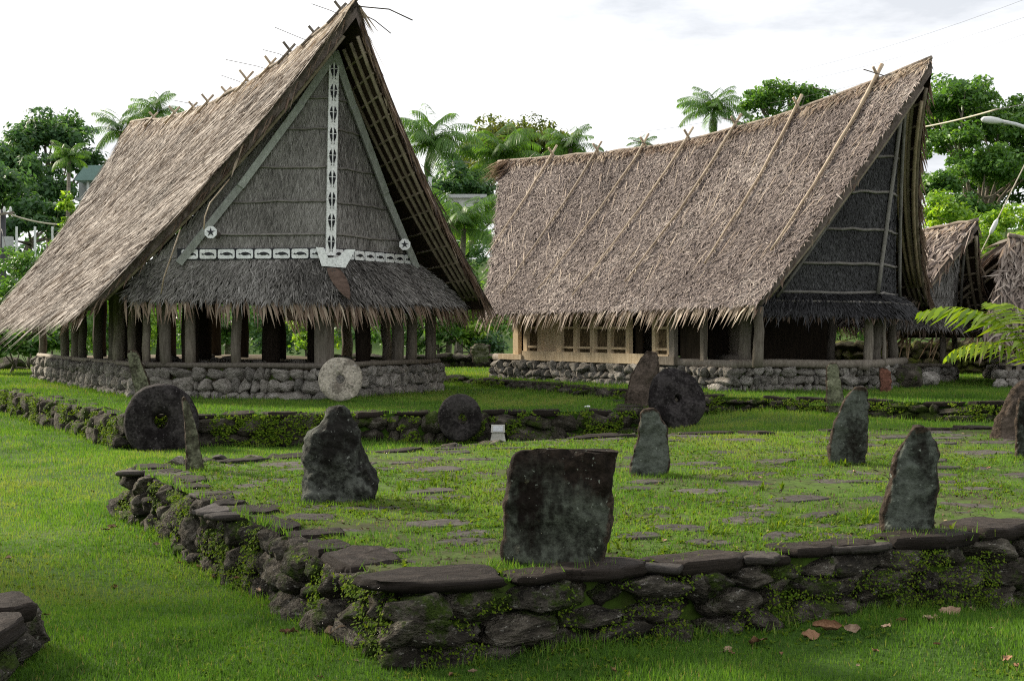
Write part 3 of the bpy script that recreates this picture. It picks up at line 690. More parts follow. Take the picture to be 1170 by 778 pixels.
        for b, sp in ((h.gsp, .12), (-h.gsp, .12)):
            n = h.gn // 2; qq = np.sqrt(rng.uniform(.001, .98, n)); ss = rng.uniform(0, 1, n); P = gf(ss, qq)
            dv = unit(gf(ss, qq + e) - gf(ss, qq - e)); dv = unit(dv * 0.3 + np.array([0, 0, -1.])); dt = unit(gf(ss + e, qq) - gf(ss - e, qq)); Nq = unit(np.cross(dt, dv)) * fl; sd = unit(np.cross(Nq, dv))
            a = rng.normal(b, sp, n)[:, None]; D = dv * np.cos(a) + sd * np.sin(a); Sd = unit(sd * np.cos(a) - dv * np.sin(a) + Nq * rng.normal(0, .35, n)[:, None])
            V, T = strips(P + Nq * .008, D, Sd, Nq, h.gl * rng.uniform(.6, 1.4, n), h.gw * rng.uniform(.6, 1.4, n), rng.uniform(.003, .016, n))
            parts.append((V, T, np.repeat(np.clip(h.gb + rng.normal(0, .2, n) + .3 * vfbm(P, .9), 0, 1), 3)))
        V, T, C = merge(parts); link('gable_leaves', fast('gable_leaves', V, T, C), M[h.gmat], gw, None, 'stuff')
        kf = h.skirt(side); kb = lambda s, q, kf=kf: kf(s, q) - np.array([0, 0, .09])
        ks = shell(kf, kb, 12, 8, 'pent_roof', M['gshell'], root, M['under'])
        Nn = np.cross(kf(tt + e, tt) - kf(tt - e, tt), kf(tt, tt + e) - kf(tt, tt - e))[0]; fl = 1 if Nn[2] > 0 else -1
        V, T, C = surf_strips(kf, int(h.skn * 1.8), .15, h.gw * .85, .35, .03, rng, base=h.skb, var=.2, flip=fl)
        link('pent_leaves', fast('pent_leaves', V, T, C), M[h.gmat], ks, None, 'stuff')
        leaf_parts('pent_fringe_leaf', [fringe(h, kf, root, h.skf, h.skfl, h.fw, rng, v0=.97, out=.45, base=h.skfb, var=.18, lean=h.sklean * side)], M['fringe'], ks, h.sksolo, rng)
        # rails across the gable
        for z in h.rails:
            qv = (h.gz1 - z) / (h.gz1 - h.gz0)
            s = np.linspace(0.0, 1.0, 7); P = gf0(s, np.full(7, qv)) + np.array([-h.a[0], -h.a[1], 0]) * .035
            P[:, 2] += rng.normal(0, .008, 7); pole(root, list(P), h.railr, 'railgrey', 'gable_rail', 7)
    # rafters and purlins seen under the front overhang
    for side, ts in ((1, h.raft), (-1, h.raft[:2])):
        fi = h.S(side, h.thick + .05)
        for tq in ts:
            pole(root, list(fi(np.linspace(tq, tq * .8, 12), np.linspace(.04, .96, 12))), .036, 'bamboomid', 'rafter', 7)
        fp = h.S(side, h.thick + .02)
        for v in np.linspace(.1, .95, h.npur):
            pole(root, list(fp(np.linspace(.004, h.purt, 5), np.full(5, v))), .023, 'bamboomid', 'purlin', 6)
    # barge poles where the gable meets the roof
    for side in (-1, 1):
        gf = h.gable(side); q = np.linspace(.0, 1.02, 9); P = gf(np.full(9, .975), q) + np.array([-h.a[0], -h.a[1], 0]) * .13
        h.barge(h, root, P, side)
    return root
M['shellr'] = mat_noise('ridge_straw', [(.3, (.15, .12, .095)), (.7, (.38, .32, .265))], 9, (1, 1, 1), .8, .6, .02, 60, rnd=0)
M['gshell'] = mat_noise('gable_mat', [(.3, (.018, .016, .015)), (.7, (.06, .056, .052))], 12, (1, 1, .3), .9, .6, .02, 60, rnd=0)

def barge_boards(h, root, P, side):
    # jointed weathered boards
    segs = [(0, 2), (2, 5), (5, 8)]
    for i, (a, b) in enumerate(segs):
        mb = MB(); off = np.array([-h.a[0], -h.a[1], 0]) * (.03 * (i % 2)); ext = (P[b] - P[a]) * .03
        mb.beam(P[a] + off - ext, P[b] + off + ext, .125, .06, (-h.a[0], -h.a[1], 0)); mb.build('barge_board', M['boardgrey'], root)
def barge_poles(h, root, P, side):
    pole(root, list(P), .03, 'railgrey', 'barge_pole', 7)

# ---- the left meeting house
H1 = House((-3.17, 24.5), 28, seed=21, group='thatched houses on stone platforms', zf=1.0, stone=.20, rows=3, log=.05,
    pl=dict(eb=12.6, ul=2.75, el=2.3, ep=-.05, er=2.3, ur=3.25),
    gx={-1: 1.16, 1: 1.02}, tip_f=-1.3, tip_b=14.6, ridge_e=[-1.6, -1.3, 0, 1.1, 3.5, 7.2, 11, 14.6], ridge_z=[7.16, 7.07, 6.87, 6.78, 6.60, 6.52, 6.70, 7.1],
    side={-1: dict(u=3.65, zf=2.02, zb=2.0, ef=2.2, eb=12.5, c=.22, n=36000, fr=360, solo=180, fb=.5, fe=110, el=.7, bias=0.0), 1: dict(u=3.75, zf=2.08, zb=1.9, ef=1.1, eb=12.5, c=.20, n=4000, fr=260, solo=60, fb=.45, fe=260)},
    thick=.24, ll=.46, lw=.024, spread=.19, lift=.040, row=26, tb=.50, tv=.22, tmat='thatch1', fl=.36, fw=.045, flean=0.0, fout=.62, rr=.035, rn=2000,
    gz1=6.36, gz0=2.92, gp1=-.22, gp0=-.06, g={-1: dict(u=2.22, e=1.43), 1: dict(u=2.25, e=1.45)}, gn=11000, gsp=.26, gl=.26, gw=.020, gb=.55, gmat='gable1',
    sk={-1: dict(u=3.05, e=2.05, z=2.24), 1: dict(u=3.3, e=1.4, z=2.13)}, ske=-.52, skz=2.13, skn=2600, skb=.30, skf=170, skfl=.36, skfb=.55, sksolo=150, sklean=.35,
    rails=[3.30, 3.86, 4.45, 5.1, 5.62], railr=.022, raft=[.008, .028, .048, .07], npur=14, purt=.12, barge=barge_boards)
h = H1
r1 = build_house(h, 'meeting_house', 'tall thatched meeting house with white decorated gable on the left', ZB, 0)
rg = np.random.default_rng(3)
for e_ in (2.35, 3.3, 4.3, 4.8, 6.3, 7.9, 8.4, 9.6, 12.4): post(h, r1, e_, -2.6 + rg.normal(0, .03), h.zf, 2.6, rg.uniform(.055, .11), rg)
for e_ in (2.4, 4.6, 6.9, 9.2, 11.5, 12.4): post(h, r1, e_, 3.05, h.zf, 2.6, rg.uniform(.08, .12), rg)
for s_ in (.20, .46, .70, .83): post(h, r1, -.05 + (2.3 + .05) * s_ + .12, -2.75 * s_, h.zf, 2.45, (.0, .10, .085, .09, .10)[int(s_ * 5)], rg) if s_ > .3 else None
for s_ in (.62, .75, .97): post(h, r1, -.05 + 2.35 * s_ + .12, 3.25 * s_ * .97, h.zf, 2.45, (.11, .10, .07)[int((s_ - .55) * 7)], rg)
for e_ in np.arange(2.2, 12, 2.4):
    for u_ in (-1.55, 1.5):
        post(h, r1, e_ + rg.normal(0, .15), u_ + rg.normal(0, .12), h.zf, 3.7, rg.uniform(.11, .15), rg, 'woodshade')
for e_ in (3.4, 8.0, 11.0): post(h, r1, e_, .1, h.zf, 6.0, .15, rg, 'woodshade')
# the broad split plank post at the prow: two boards meeting at an angle
for sgn in (-1, 1):
    mb = MB(); p0 = h.W(.05, 0, h.zf); q0 = h.W(.05 + .10, sgn * .17, h.zf); th_ = np.array([h.a[0], h.a[1], 0]) * .07; up_ = np.array([0, 0, 1.25])
    mb.quadbox([p0, q0, q0 + th_, p0 + th_, p0 + up_, q0 + up_, q0 + th_ + up_, p0 + th_ + up_]); mb.build('prow_plank', M['wood'], r1)
# floor edging stones inside
for i in range(14):
    p = h.W(rg.uniform(1.6, 9), rg.uniform(-1.8, 2.4), h.zf + .03); link('floor_stone', ST_HOUSE[i % 12], None, r1, TRS(p, Quaternion((0, 0, 1), rg.uniform(0, 6)), (rg.uniform(.1, .2), rg.uniform(.1, .18), .07)))
# sleeping shelf beams inside
for e_ in (3.0, 6.0, 9.0):
    mb = MB(); mb.beam(h.W(e_, -2.6, 2.35), h.W(e_, 3.0, 2.35), .1, .1); mb.build('tie_beam', M['wood'], r1)
# painted boards on the gable
FW = np.array([-h.a[0], -h.a[1], 0.0])
def flat_shape(name, pts, thick, mat, parent, nrm):
    """extrude an outline (world points in a plane) by thick along nrm"""
    n = len(pts); mb = MB(); pts = [np.array(p) for p in pts]
    mb.add([p for p in pts] + [p + nrm * thick for p in pts], [tuple(range(n)), tuple(range(2 * n - 1, n - 1, -1))] + [(i, n + i, n + (i + 1) % n, (i + 1) % n) for i in range(n)])
    me = mb.mesh(name); bm = bmesh.new(); bm.from_mesh(me); bmesh.ops.recalc_face_normals(bm, faces=bm.faces); bm.to_mesh(me); bm.free()
    return link(name, me, mat, parent)
RT = np.array([h.n[0], h.n[1], 0.0]); UP = np.array([0, 0, 1.0])
bz0, bz1 = 2.93, 6.30
def prow_e(z): return -.06 + (-.22 + .06) * (z - 2.92) / (6.36 - 2.92)
mb = MB(); pb = h.W(prow_e(bz0) - .05, 0, bz0); pt = h.W(prow_e(bz1) - .05, 0, bz1)
wv = RT * .088
mb.quadbox([pb - wv, pb + wv, pb + wv + FW * .035, pb - wv + FW * .035, pt - wv, pt + wv, pt + wv + FW * .035, pt - wv + FW * .035])
strip = mb.build('painted_strip', M['white'], r1)
for i in range(9):
    zc = 3.16 + i * .3665; zc = min(zc, 6.12); c = h.W(prow_e(zc) - .05, 0, zc) + FW * .0375
    mbm = MB()
    for sx in (-1, 1):
        for (pts) in ([(.012, .02), (.066, .02), (.050, .075), (.022, .125)],                      # upper fin
                      [(.012, .005), (.064, .005), (.052, -.05), (.036, -.10), (.020, -.135), (.012, -.08)]):
            v = [c + RT * (sx * x) + UP * y for x, y in pts]; v2 = [p + FW * .003 for p in v]; n = len(v)
            mbm.add(v + v2, [tuple(range(n, 2 * n)), tuple(range(2 * n - 1, n - 1, -1))] + [(k, (k + 1) % n, n + (k + 1) % n, n + k) for k in range(n)])
        v = [c + RT * (sx * x) + UP * y for x, y in [(.020, -.13), (.034, -.17), (.014, -.155)]]; mbm.add(v + [p + FW * .003 for p in v], [(3, 4, 5), (5, 4, 3), (0, 1, 4, 3), (1, 2, 5, 4), (2, 0, 3, 5)])
    link('fish_motif', mbm.mesh('fish_motif'), M['black'], strip)
# canoe-shaped bracket at the foot of the strip
k_ = 24.4 / FPX; can = [(359.7, 283), (368.5, 283.5), (373.5, 295), (384.5, 294.5), (393.5, 285.3), (404.5, 285.3), (393, 306.3), (366, 304.3)]
c0 = h.W(-.18, 0, 0.0)
vr = np.array([0.9903, 0.139, 0])        # board turned towards the open court
flat_shape('canoe_bracket', [c0 + vr * ((x - 377.5) * k_) + UP * (EYE + (HOR - y) * k_) for x, y in can], .05, M['white'], r1, np.array([vr[1], -vr[0], 0]))
# rows of fish panels
FISH = [(-.115, .0), (-.09, .022), (-.075, .006), (-.04, .030), (.02, .038), (.07, .026), (.11, .004), (.118, -.03), (.10, -.022), (.085, -.006), (.04, -.018), (-.02, -.022), (-.06, -.004), (-.085, -.014)]
for side in (-1, 1):
    A0 = h.W(h.gp0, 0, 0); B0 = h.W(h.g[side]['e'], side * h.g[side]['u'], 0); d = (B0 - A0) / np.linalg.norm(B0 - A0); L = np.linalg.norm(B0 - A0)
    nn = np.array([d[1], -d[0], 0]); nn = nn if nn @ FW > 0 else -nn
    # dark backing rail
    mb = MB(); mb.beam(A0 + UP * 2.965 + nn * .03, B0 + UP * 2.965 + nn * .03, .05, .20, UP); mb.build('panel_rail', M['black'], r1)
    for i in range(8):
        c = A0 + d * (.17 + i * .325) + UP * 2.965 + nn * .058; r_ = .03; W_, H_ = .147, .082
        if .17 + i * .325 + W_ > L + .08: continue
        out = []
        for cx, cy, a0 in ((W_ - r_, H_ - r_, 0), (-W_ + r_, H_ - r_, 90), (-W_ + r_, -H_ + r_, 180), (W_ - r_, -H_ + r_, 270)):
            for a in (0, 45, 90): out.append((cx + r_ * math.cos(R(a0 + a)), cy + r_ * math.sin(R(a0 + a))))
        pn = flat_shape('fish_panel', [c + d * x + UP * y for x, y in out], .018, M['white'], r1, nn)
        sg = -1 if side < 0 else 1
        flat_shape('fish', [c + nn * .019 + d * (sg * x) + UP * (y - .005) for x, y in FISH], .003, M['black'], pn, nn)
# white octagons with a black star on the purlin ends
for px, py, Yd in ((241, 265.5, 23.75), (462.5, 279.5, 25.9)):
    c = PY(px, py, Yd); rad = .108; nn = np.array([.06, -1, 0]); nn = nn / np.linalg.norm(nn); tt = np.array([-nn[1], nn[0], 0])
    oc = flat_shape('star_plaque', [c + tt * rad * math.cos(R(22.5 + 45 * k)) + UP * rad * math.sin(R(22.5 + 45 * k)) for k in range(8)], .03, M['white'], r1, nn)
    st = [(rad * (.72 if k % 2 == 0 else .26)) for k in range(10)]
    flat_shape('star', [c + nn * .031 + tt * st[k] * math.cos(R(90 + 36 * k)) + UP * st[k] * math.sin(R(90 + 36 * k)) for k in range(10)], .003, M['black'], oc, nn)
    pole(r1, [c + nn * .0, c - nn * .8], .06, 'bamboodark', 'purlin_end')
# woven flap of thatch over the pent roof corner
mb = MB(); pts = []
for k in range(7):
    q = k / 6; c = h.W(-.20 - .44 * q, .02 + .12 * q, 2.71 - .55 * q); wd = .17 * (1 - q * .35) * (math.sin(math.pi * (q * .82 + .18)) ** .6)
    pts.append((c - RT * wd + UP * .0, c + FW * .07, c + RT * wd))
mb.add([p for r_ in pts for p in r_], [(i * 3 + j, i * 3 + j + 1, i * 3 + j + 4, i * 3 + j + 3) for i in range(6) for j in range(2)])
mb.build('corner_flap', mat_noise('brown_flap', [(.3, (.060, .040, .031)), (.7, (.145, .10, .078))], 8, (1, 1, 4), .8, .7, .02, 50, rnd=0), r1, True)
# crossed ridge pegs and thin sticks
for e_, s_ in ((-.6, .9), (.7, .8), (2.0, 1), (3.1, 1), (4.6, 1.15), (6.0, .8), (7.4, 1.0), (8.6, .8), (10.2, 1), (12.2, .8)):
    z = float(h.zr(e_)) ; ln = .24 * s_
    for sg in (-1, 1):
        b = h.W(e_ + sg * .03, -sg * .22, z - .16); t = h.W(e_ + sg * .03 + rg.normal(0, .04), sg * ln * .55, z + ln)
        pole(r1, [b, t], .026, 'bamboo' if e_ > 3 else 'wood', 'ridge_peg', 7)
for e_, l_, dz in ((-.55, .50, .05), (1.0, .62, .10), (2.2, .45, .02), (3.2, .85, .04), (4.7, .5, .06), (7.9, .6, .02)):
    z = float(h.zr(e_)); pole(r1, [h.W(e_, -l_, z + .10 + dz), h.W(e_, -l_ * .3, z + .07), h.W(e_, l_ * .7, z - .10)], .006, 'railgrey', 'ridge_stick', 4)
pole(r1, [h.W(-1.25, .05, 6.98), h.W(-1.5, .5, 6.93), h.W(-1.55, .9, 6.78)], .012, 'bamboodark', 'ridge_stick', 5)
pole(r1, [h.W(-1.1, .05, 6.95), h.W(-1.25, .35, 6.78), h.W(-1.3, .62, 6.58)], .009, 'bamboodark', 'ridge_stick', 5)
# dangling cord of leaf fibre near the left barge
pole(r1, [PY(262, 205, 24.2), PY(240, 232, 24.0), PY(234, 248, 24.0), PY(233, 262, 24.0)], .012, 'bamboo', 'cord', 5)
pole(r1, [PY(206, 262, 23.8), PY(196, 292, 23.8), PY(187, 318, 23.9), PY(184, 336, 23.9)], .012, 'bamboo', 'cord', 5)

# ---- the right meeting house
H2 = House((6.32, 24.75), 33, seed=33, group='thatched houses on stone platforms', zf=1.03, stone=.18, rows=3, log=.075,
    pl=dict(eb=8.7, ul=2.40, el=1.1, ep=0.0, er=1.2, ur=2.15),
    gx={-1: 1.08, 1: 1.03}, tip_f=-1.25, tip_b=12.2, ridge_e=[-1.6, -1.25, 0, 1.9, 5, 7.9, 12.2], ridge_z=[6.28, 6.17, 5.97, 5.70, 5.47, 5.53, 5.76],
    side={-1: dict(u=2.85, zf=2.08, zb=1.98, ef=-.1, eb=8.4, c=.16, n=60000, fr=420, solo=260, fb=.72, fe=60, el=.4, bias=0.0), 1: dict(u=3.4, zf=2.0, zb=1.9, ef=1.6, eb=8.4, c=.40, n=2500, fr=160, solo=0, fb=.4, fe=140)},
    thick=.20, ll=.125, lw=.022, spread=.55, lift=.014, row=34, tb=.55, tv=.17, tmat='thatch2', fl=.34, fw=.042, flean=.55, fout=.55, rr=.034, rn=2200,
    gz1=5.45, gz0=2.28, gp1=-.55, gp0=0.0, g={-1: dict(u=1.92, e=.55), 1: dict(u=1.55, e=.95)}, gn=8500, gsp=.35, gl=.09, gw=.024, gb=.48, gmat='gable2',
    sk={-1: dict(u=2.35, e=.55, z=1.98), 1: dict(u=2.3, e=1.0, z=1.92)}, ske=-.35, skz=1.94, skn=2200, skb=.42, skf=70, skfl=.16, skfb=.12, sksolo=0, sklean=0,
    rails=[2.30, 2.80, 3.38, 4.02, 4.62, 5.1], railr=.026, raft=[.006, .026, .046, .066], npur=11, purt=.13, barge=barge_poles)
h = H2
r2 = build_house(h, 'meeting_house', 'long thatched meeting house with bamboo poles lashed across its roof on the right', ZC, 0)
# prow pole up the gable corner and the lower pent rail
q = np.linspace(0, 1, 8); P = h.gable(-1)(np.zeros(8), q) + np.array([-h.a[0], -h.a[1], 0]) * .06
pole(r2, list(P), .035, 'railgrey', 'prow_pole', 8)
P = h.skirt(-1)(np.linspace(0, 1, 6), np.full(6, .72)) + np.array([0, 0, .05]); pole(r2, list(P), .024, 'railgrey', 'pent_rail', 7)
P = h.skirt(1)(np.linspace(0, 1, 6), np.full(6, .72)) + np.array([0, 0, .05]); pole(r2, list(P), .024, 'railgrey', 'pent_rail', 7)
# vertical bamboos of the right overhang
f = h.S(1, .34)
for tq in (.012, .034, .052):
    pole(r2, list(f(np.linspace(tq, tq * .7, 10), np.linspace(.06, .86, 10))), .034, 'bamboo', 'overhang_bamboo', 8)
# poles lashed over the thatch
S2 = h.S(-1)
def t_of(e_): return (e_ - h.tip_f) / (h.tip_b - h.tip_f)
for px, vend, de, r_ in ((632, .66, .0, .027), (683, .90, .0, .026), (737, .88, .1, .025), (787, .92, .1, .026), (841, .86, .1, .030), (912, .80, .0, .032), (1003, .78, .1, .038)):
    s = (px - 585) / FPX; e_ = (s * h.P[1] - h.P[0]) / (h.a[0] - s * h.a[1])
    # keep the same e along the slope: t varies because the edges flare
    vs = np.linspace(0.0, vend, 12); ef = h.tip_f + (h.side[-1]['ef'] - h.tip_f) * vs; eb = h.tip_b + (h.side[-1]['eb'] - h.tip_b) * vs
    tt = (e_ + de * vs * 4 - ef) / (eb - ef); P = S2(tt, vs); N = np.array([-h.n[0] * .8, -h.n[1] * .8, .6]); P = P + N * .075 + RNG.normal(0, .006, P.shape)
    d0 = P[0] - P[1]; top = P[0] + d0 / np.linalg.norm(d0) * .30
    pole(r2, [top] + list(P), r_, 'bamboo', 'lashing_pole', 8, r_ * .45)
    # the peg it crosses at the ridge
    b = P[0] + N * .02; pole(r2, [h.W(e_ + .05, .28, float(h.zr(e_)) - .22), h.W(e_ - .02, -.14, float(h.zr(e_)) + .22)], .026, 'bamboo', 'ridge_peg', 7)
    for k in range(3):
        j = RNG.integers(3, 11); q0 = P[j]; pole(r2, [q0, q0 + np.array([.05 * RNG.normal(), 0, -.18]), q0 + np.array([.12 * RNG.normal(), 0, -.42])] , .008, 'bamboo', 'lashing_cord', 4)
for e_, l_ in ((-.2, .5), (.9, .6), (3.3, .6), (6.2, .5)):
    z = float(h.zr(e_)); pole(r2, [h.W(e_, -l_, z + .10), h.W(e_, 0, z + .04), h.W(e_, l_, z - .1)], .010, 'bamboodark', 'ridge_stick', 5)
pole(r2, [PY(925, 235, 24.6), PY(1003, 160, 24.7)], .014, 'bamboo', 'lashing_cord', 5)
# loose pale fibres lying down the thatch
nst = 150; t_ = RNG.uniform(.02, .98, nst); v_ = RNG.uniform(.02, .8, nst); P_ = S2(t_, v_); D_ = unit(S2(t_, v_ + .01) - S2(t_, v_)); N_ = np.tile(np.array([-h.n[0] * .8, -h.n[1] * .8, .6]), (nst, 1)); sd_ = unit(np.cross(N_, D_))
D_ = unit(D_ + sd_ * RNG.normal(.05, .12, (nst, 1))); V_, T_ = strips(P_ + N_ * .03, D_, unit(np.cross(N_, D_)), N_, RNG.uniform(.25, .8, nst), RNG.uniform(.010, .02, nst), RNG.uniform(.0, .05, nst))
link('loose_fibres', fast('loose_fibres', V_, T_, np.repeat(RNG.uniform(.6, 1, nst), 3)), M['fringe'], r2, None, 'stuff')
# tuft at the far end of the ridge
nst = 70; c_ = S2(np.full(nst, 1.0), RNG.uniform(0, .1, nst)); D_ = unit(np.array([h.a[0], h.a[1], 0])[None] * RNG.uniform(.2, 1, (nst, 1)) + np.array([-h.n[0], -h.n[1], 0])[None] * RNG.uniform(.1, .8, (nst, 1)) + np.array([0, 0, -1.])[None] * RNG.uniform(.1, .9, (nst, 1)))
V_, T_ = strips(c_ - np.array([h.a[0], h.a[1], 0]) * RNG.uniform(0, .5, (nst, 1)) + np.array([0, 0, .06]), D_, unit(np.cross(D_, [0, 0, 1.])), np.tile(np.array([0, 0, 1.]), (nst, 1)), RNG.uniform(.3, .7, nst), RNG.uniform(.025, .05, nst), np.zeros(nst))
link('ridge_tuft', fast('ridge_tuft', V_, T_, np.repeat(RNG.uniform(.4, .95, nst), 3)), M['fringe'], r2, None, 'stuff')
# side wall with window frames: columns measured on the photograph
uw = -2.34; E = lambda px: float(h.inv(px, uw)); z0w, z1w = h.zf + .02, 2.15
def upright(px0, px1, mat='woodpale', zt=z1w, name='window_post', off=0.0, zb=None):
    a = E(px0); b = E(px1); mb = MB(); mb.beam(h.W((a + b) / 2, uw - off, zb if zb is not None else z0w), h.W((a + b) / 2, uw - off, zt), abs(a - b), .09, (h.n[0], h.n[1], 0)) ; return mb.build(name, M[mat], r2)
mb = MB(); mb.beam(h.W(E(601), uw - .06, h.zf + .085), h.W(E(768), uw - .06, h.zf + .085), .08, .19); mb.build('sill_plank', M['woodpale'], r2)
mb = MB(); mb.beam(h.W(E(575), uw - .08, h.zf + .05), h.W(E(601), uw - .08, h.zf + .05), .1, .11); mb.build('sill_plank', M['woodpale'], r2)
mb = MB(); mb.beam(h.W(E(752), uw - .10, h.zf + .07), h.W(E(778), uw - .10, h.zf + .07), .14, .15); mb.build('step_block', M['wood'], r2)
for a, b in ((588, 594), (600, 604), (616, 620), (638, 643), (657, 661), (676, 681), (696, 700), (717, 721), (747, 751), (764, 769)): upright(a, b)
upright(769, 775, 'wood', off=.05); upright(802, 806, 'wood'); post(h, r2, E(867), uw - .02, h.zf, 2.05, .085, rg)
def pane(px0, px1, mat, zb, zt, name, back=.05):
    a, b = E(px0), E(px1); mb = MB(); mb.beam(h.W(a, uw + back, (zb + zt) / 2), h.W(b, uw + back, (zb + zt) / 2), .03, zt - zb); return mb.build(name, M[mat], r2)
for a, b in ((604, 616), (643, 657), (661, 676), (681, 696), (700, 717), (751, 764)):
    pn = pane(a, b, 'lattice', h.zf + .05, z1w, 'lattice_panel')
    for z in (h.zf + .27, h.zf + .66):
        mb = MB(); mb.beam(h.W(E(a), uw - .01, z), h.W(E(b), uw - .01, z), .05, .045); o = mb.build('glazing_bar', M['woodpale'], r2)
pane(620, 638, 'woodpale', h.zf + .1, z1w, 'plank_panel', .03); pane(775, 802, 'darkpanel', h.zf + .1, z1w, 'plank_panel', .06)
pane(721, 728, 'darkpanel', h.zf + .1, z1w, 'plank_panel', .12)
mb = MB(); mb.beam(h.W(1.3, uw, 2.2), h.W(8.6, uw, 2.2), .1, .12); mb.build('wall_plate', M['wood'], r2)
# inner walls and an added cross sheet, coloured near-black to paint interior shade
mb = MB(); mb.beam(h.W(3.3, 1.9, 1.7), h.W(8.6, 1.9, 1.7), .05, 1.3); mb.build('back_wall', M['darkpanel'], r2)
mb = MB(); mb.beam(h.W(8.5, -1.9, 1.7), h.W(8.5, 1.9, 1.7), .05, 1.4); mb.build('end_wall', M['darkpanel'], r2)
mb = MB(); mb.beam(h.W(3.0, -1.2, 1.7), h.W(3.0, 1.9, 1.7), .05, 1.3); mb.build('shade_sheet', M['darkpanel'], r2)
for e_, u_, r_, zt in ((.12, -.05, .075, 2.1), (.18, .42, .035, 2.0), (.95, 1.0, .12, 2.0), (1.35, 1.95, .08, 2.2), (1.15, -1.95, .10, 2.2), (3.0, 1.95, .1, 2.2), (5.5, 1.95, .1, 2.2), (8, 1.95, .1, 2.2), (2.6, -.9, .12, 4), (5.2, -.9, .12, 4), (5.2, .9, .12, 4), (7.6, 0, .12, 4)):
    post(h, r2, e_, u_, h.zf, zt, r_, rg)
for p0, p1 in (((1.15, 1.55), (2.3, 2.1)), ): pass
# log ends on the platform
for px, py, Yd in ((843, 411, 25.2), (991, 417, 24.6), (1029, 414.5, 26.4)):
    c = PY(px, py, Yd); pole(r2, [c, c + np.array([h.a[0], h.a[1], 0]) * .5], .09, 'wood', 'log_end', 10)
# ---- small house behind the right one, and the house at the right edge
H3 = House((8.75, 28.6), 35, seed=41, group='thatched houses on stone platforms', zf=.90, stone=.2, rows=2, log=.04,
    pl=dict(eb=4.6, ul=1.35, el=.9, ep=0.0, er=.9, ur=1.4),
    gx={-1: 1.0, 1: 1.0}, tip_f=-.75, tip_b=5.6, ridge_e=[-1, -.75, 0, 1.5, 3, 5.6], ridge_z=[3.86, 3.80, 3.72, 3.60, 3.56, 3.62],
    side={-1: dict(u=1.75, zf=1.78, zb=1.72, ef=-.05, eb=4.6, c=.2, n=2600, fr=150, solo=0, fb=.7, fe=40), 1: dict(u=1.8, zf=1.78, zb=1.72, ef=.3, eb=4.6, c=.2, n=900, fr=80, solo=0, fb=.4, fe=40)},
    thick=.14, ll=.24, lw=.040, spread=.4, lift=.04, row=None, tb=.6, tv=.24, tmat='thatch2', fl=.28, fw=.04, flean=-.2, fout=.5, rr=.04, rn=220,
    gz1=3.45, gz0=2.02, gp1=-.32, gp0=0.0, g={-1: dict(u=1.12, e=.5), 1: dict(u=1.05, e=.6)}, gn=900, gsp=.2, gl=.22, gw=.04, gb=.5, gmat='gable1',
    sk={-1: dict(u=1.55, e=.55, z=1.74), 1: dict(u=1.6, e=.8, z=1.74)}, ske=-.3, skz=1.72, skn=700, skb=.4, skf=60, skfl=.2, skfb=.3, sksolo=0, sklean=0,
    rails=[2.3, 2.8], railr=.018, raft=[.01, .05, .09], npur=6, purt=.16, barge=barge_poles)
r3 = build_house(H3, 'small_house', 'small thatched house with steep gable behind the right meeting house', ZC, 0)
for e_, u_ in ((.1, 0), (.75, -1.2), (.75, 1.2), (2.6, -1.2), (2.6, 1.2), (4.4, -1.2), (4.4, 1.2)): post(H3, r3, e_, u_, H3.zf, 1.9, .06, rg)
H4 = House((9.98, 28.6), -78, seed=51, group='thatched houses on stone platforms', zf=.95, stone=.22, rows=2, log=.05,
    pl=dict(eb=6, ul=1.7, el=.6, ep=.2, er=.6, ur=1.7),
    gx={-1: 1.0, 1: 1.0}, tip_f=0.0, tip_b=7.0, ridge_e=[-1, 0, 3, 7.0], ridge_z=[3.62, 3.50, 3.42, 3.5],
    side={-1: dict(u=2.0, zf=1.5, zb=1.5, ef=-1.6, eb=7.5, c=.1, n=900, fr=60, solo=0, fb=.5, fe=60), 1: dict(u=2.1, zf=1.5, zb=1.5, ef=-1.75, eb=7.5, c=.1, n=3000, fr=240, solo=0, fb=.55, fe=160, bias=.0)},
    thick=.18, ll=.42, lw=.05, spread=.22, lift=.06, row=None, tb=.64, tv=.22, tmat='thatch1', fl=.40, fw=.05, flean=0, fout=.5, rr=.05, rn=220,
    gz1=3.2, gz0=2.0, gp1=.3, gp0=.3, g={-1: dict(u=1.2, e=.3), 1: dict(u=1.2, e=.3)}, gn=500, gsp=.2, gl=.25, gw=.04, gb=.4, gmat='gable1',
    sk={-1: dict(u=1.6, e=.0, z=1.7), 1: dict(u=1.6, e=.0, z=1.7)}, ske=-.1, skz=1.7, skn=300, skb=.4, skf=40, skfl=.25, skfb=.4, sksolo=0, sklean=0,
    rails=[], railr=.02, raft=[.02, .05], npur=3, purt=.1, barge=barge_poles)
r4 = build_house(H4, 'small_house', 'shaggy thatched house cut off by the right edge of the picture', ZC, 0)
for e_, u_ in ((.6, 1.5), (.6, -1.5), (2.4, 1.5), (4.2, 1.5)): post(H4, r4, e_, u_, H4.zf, 1.8, .07, rg)
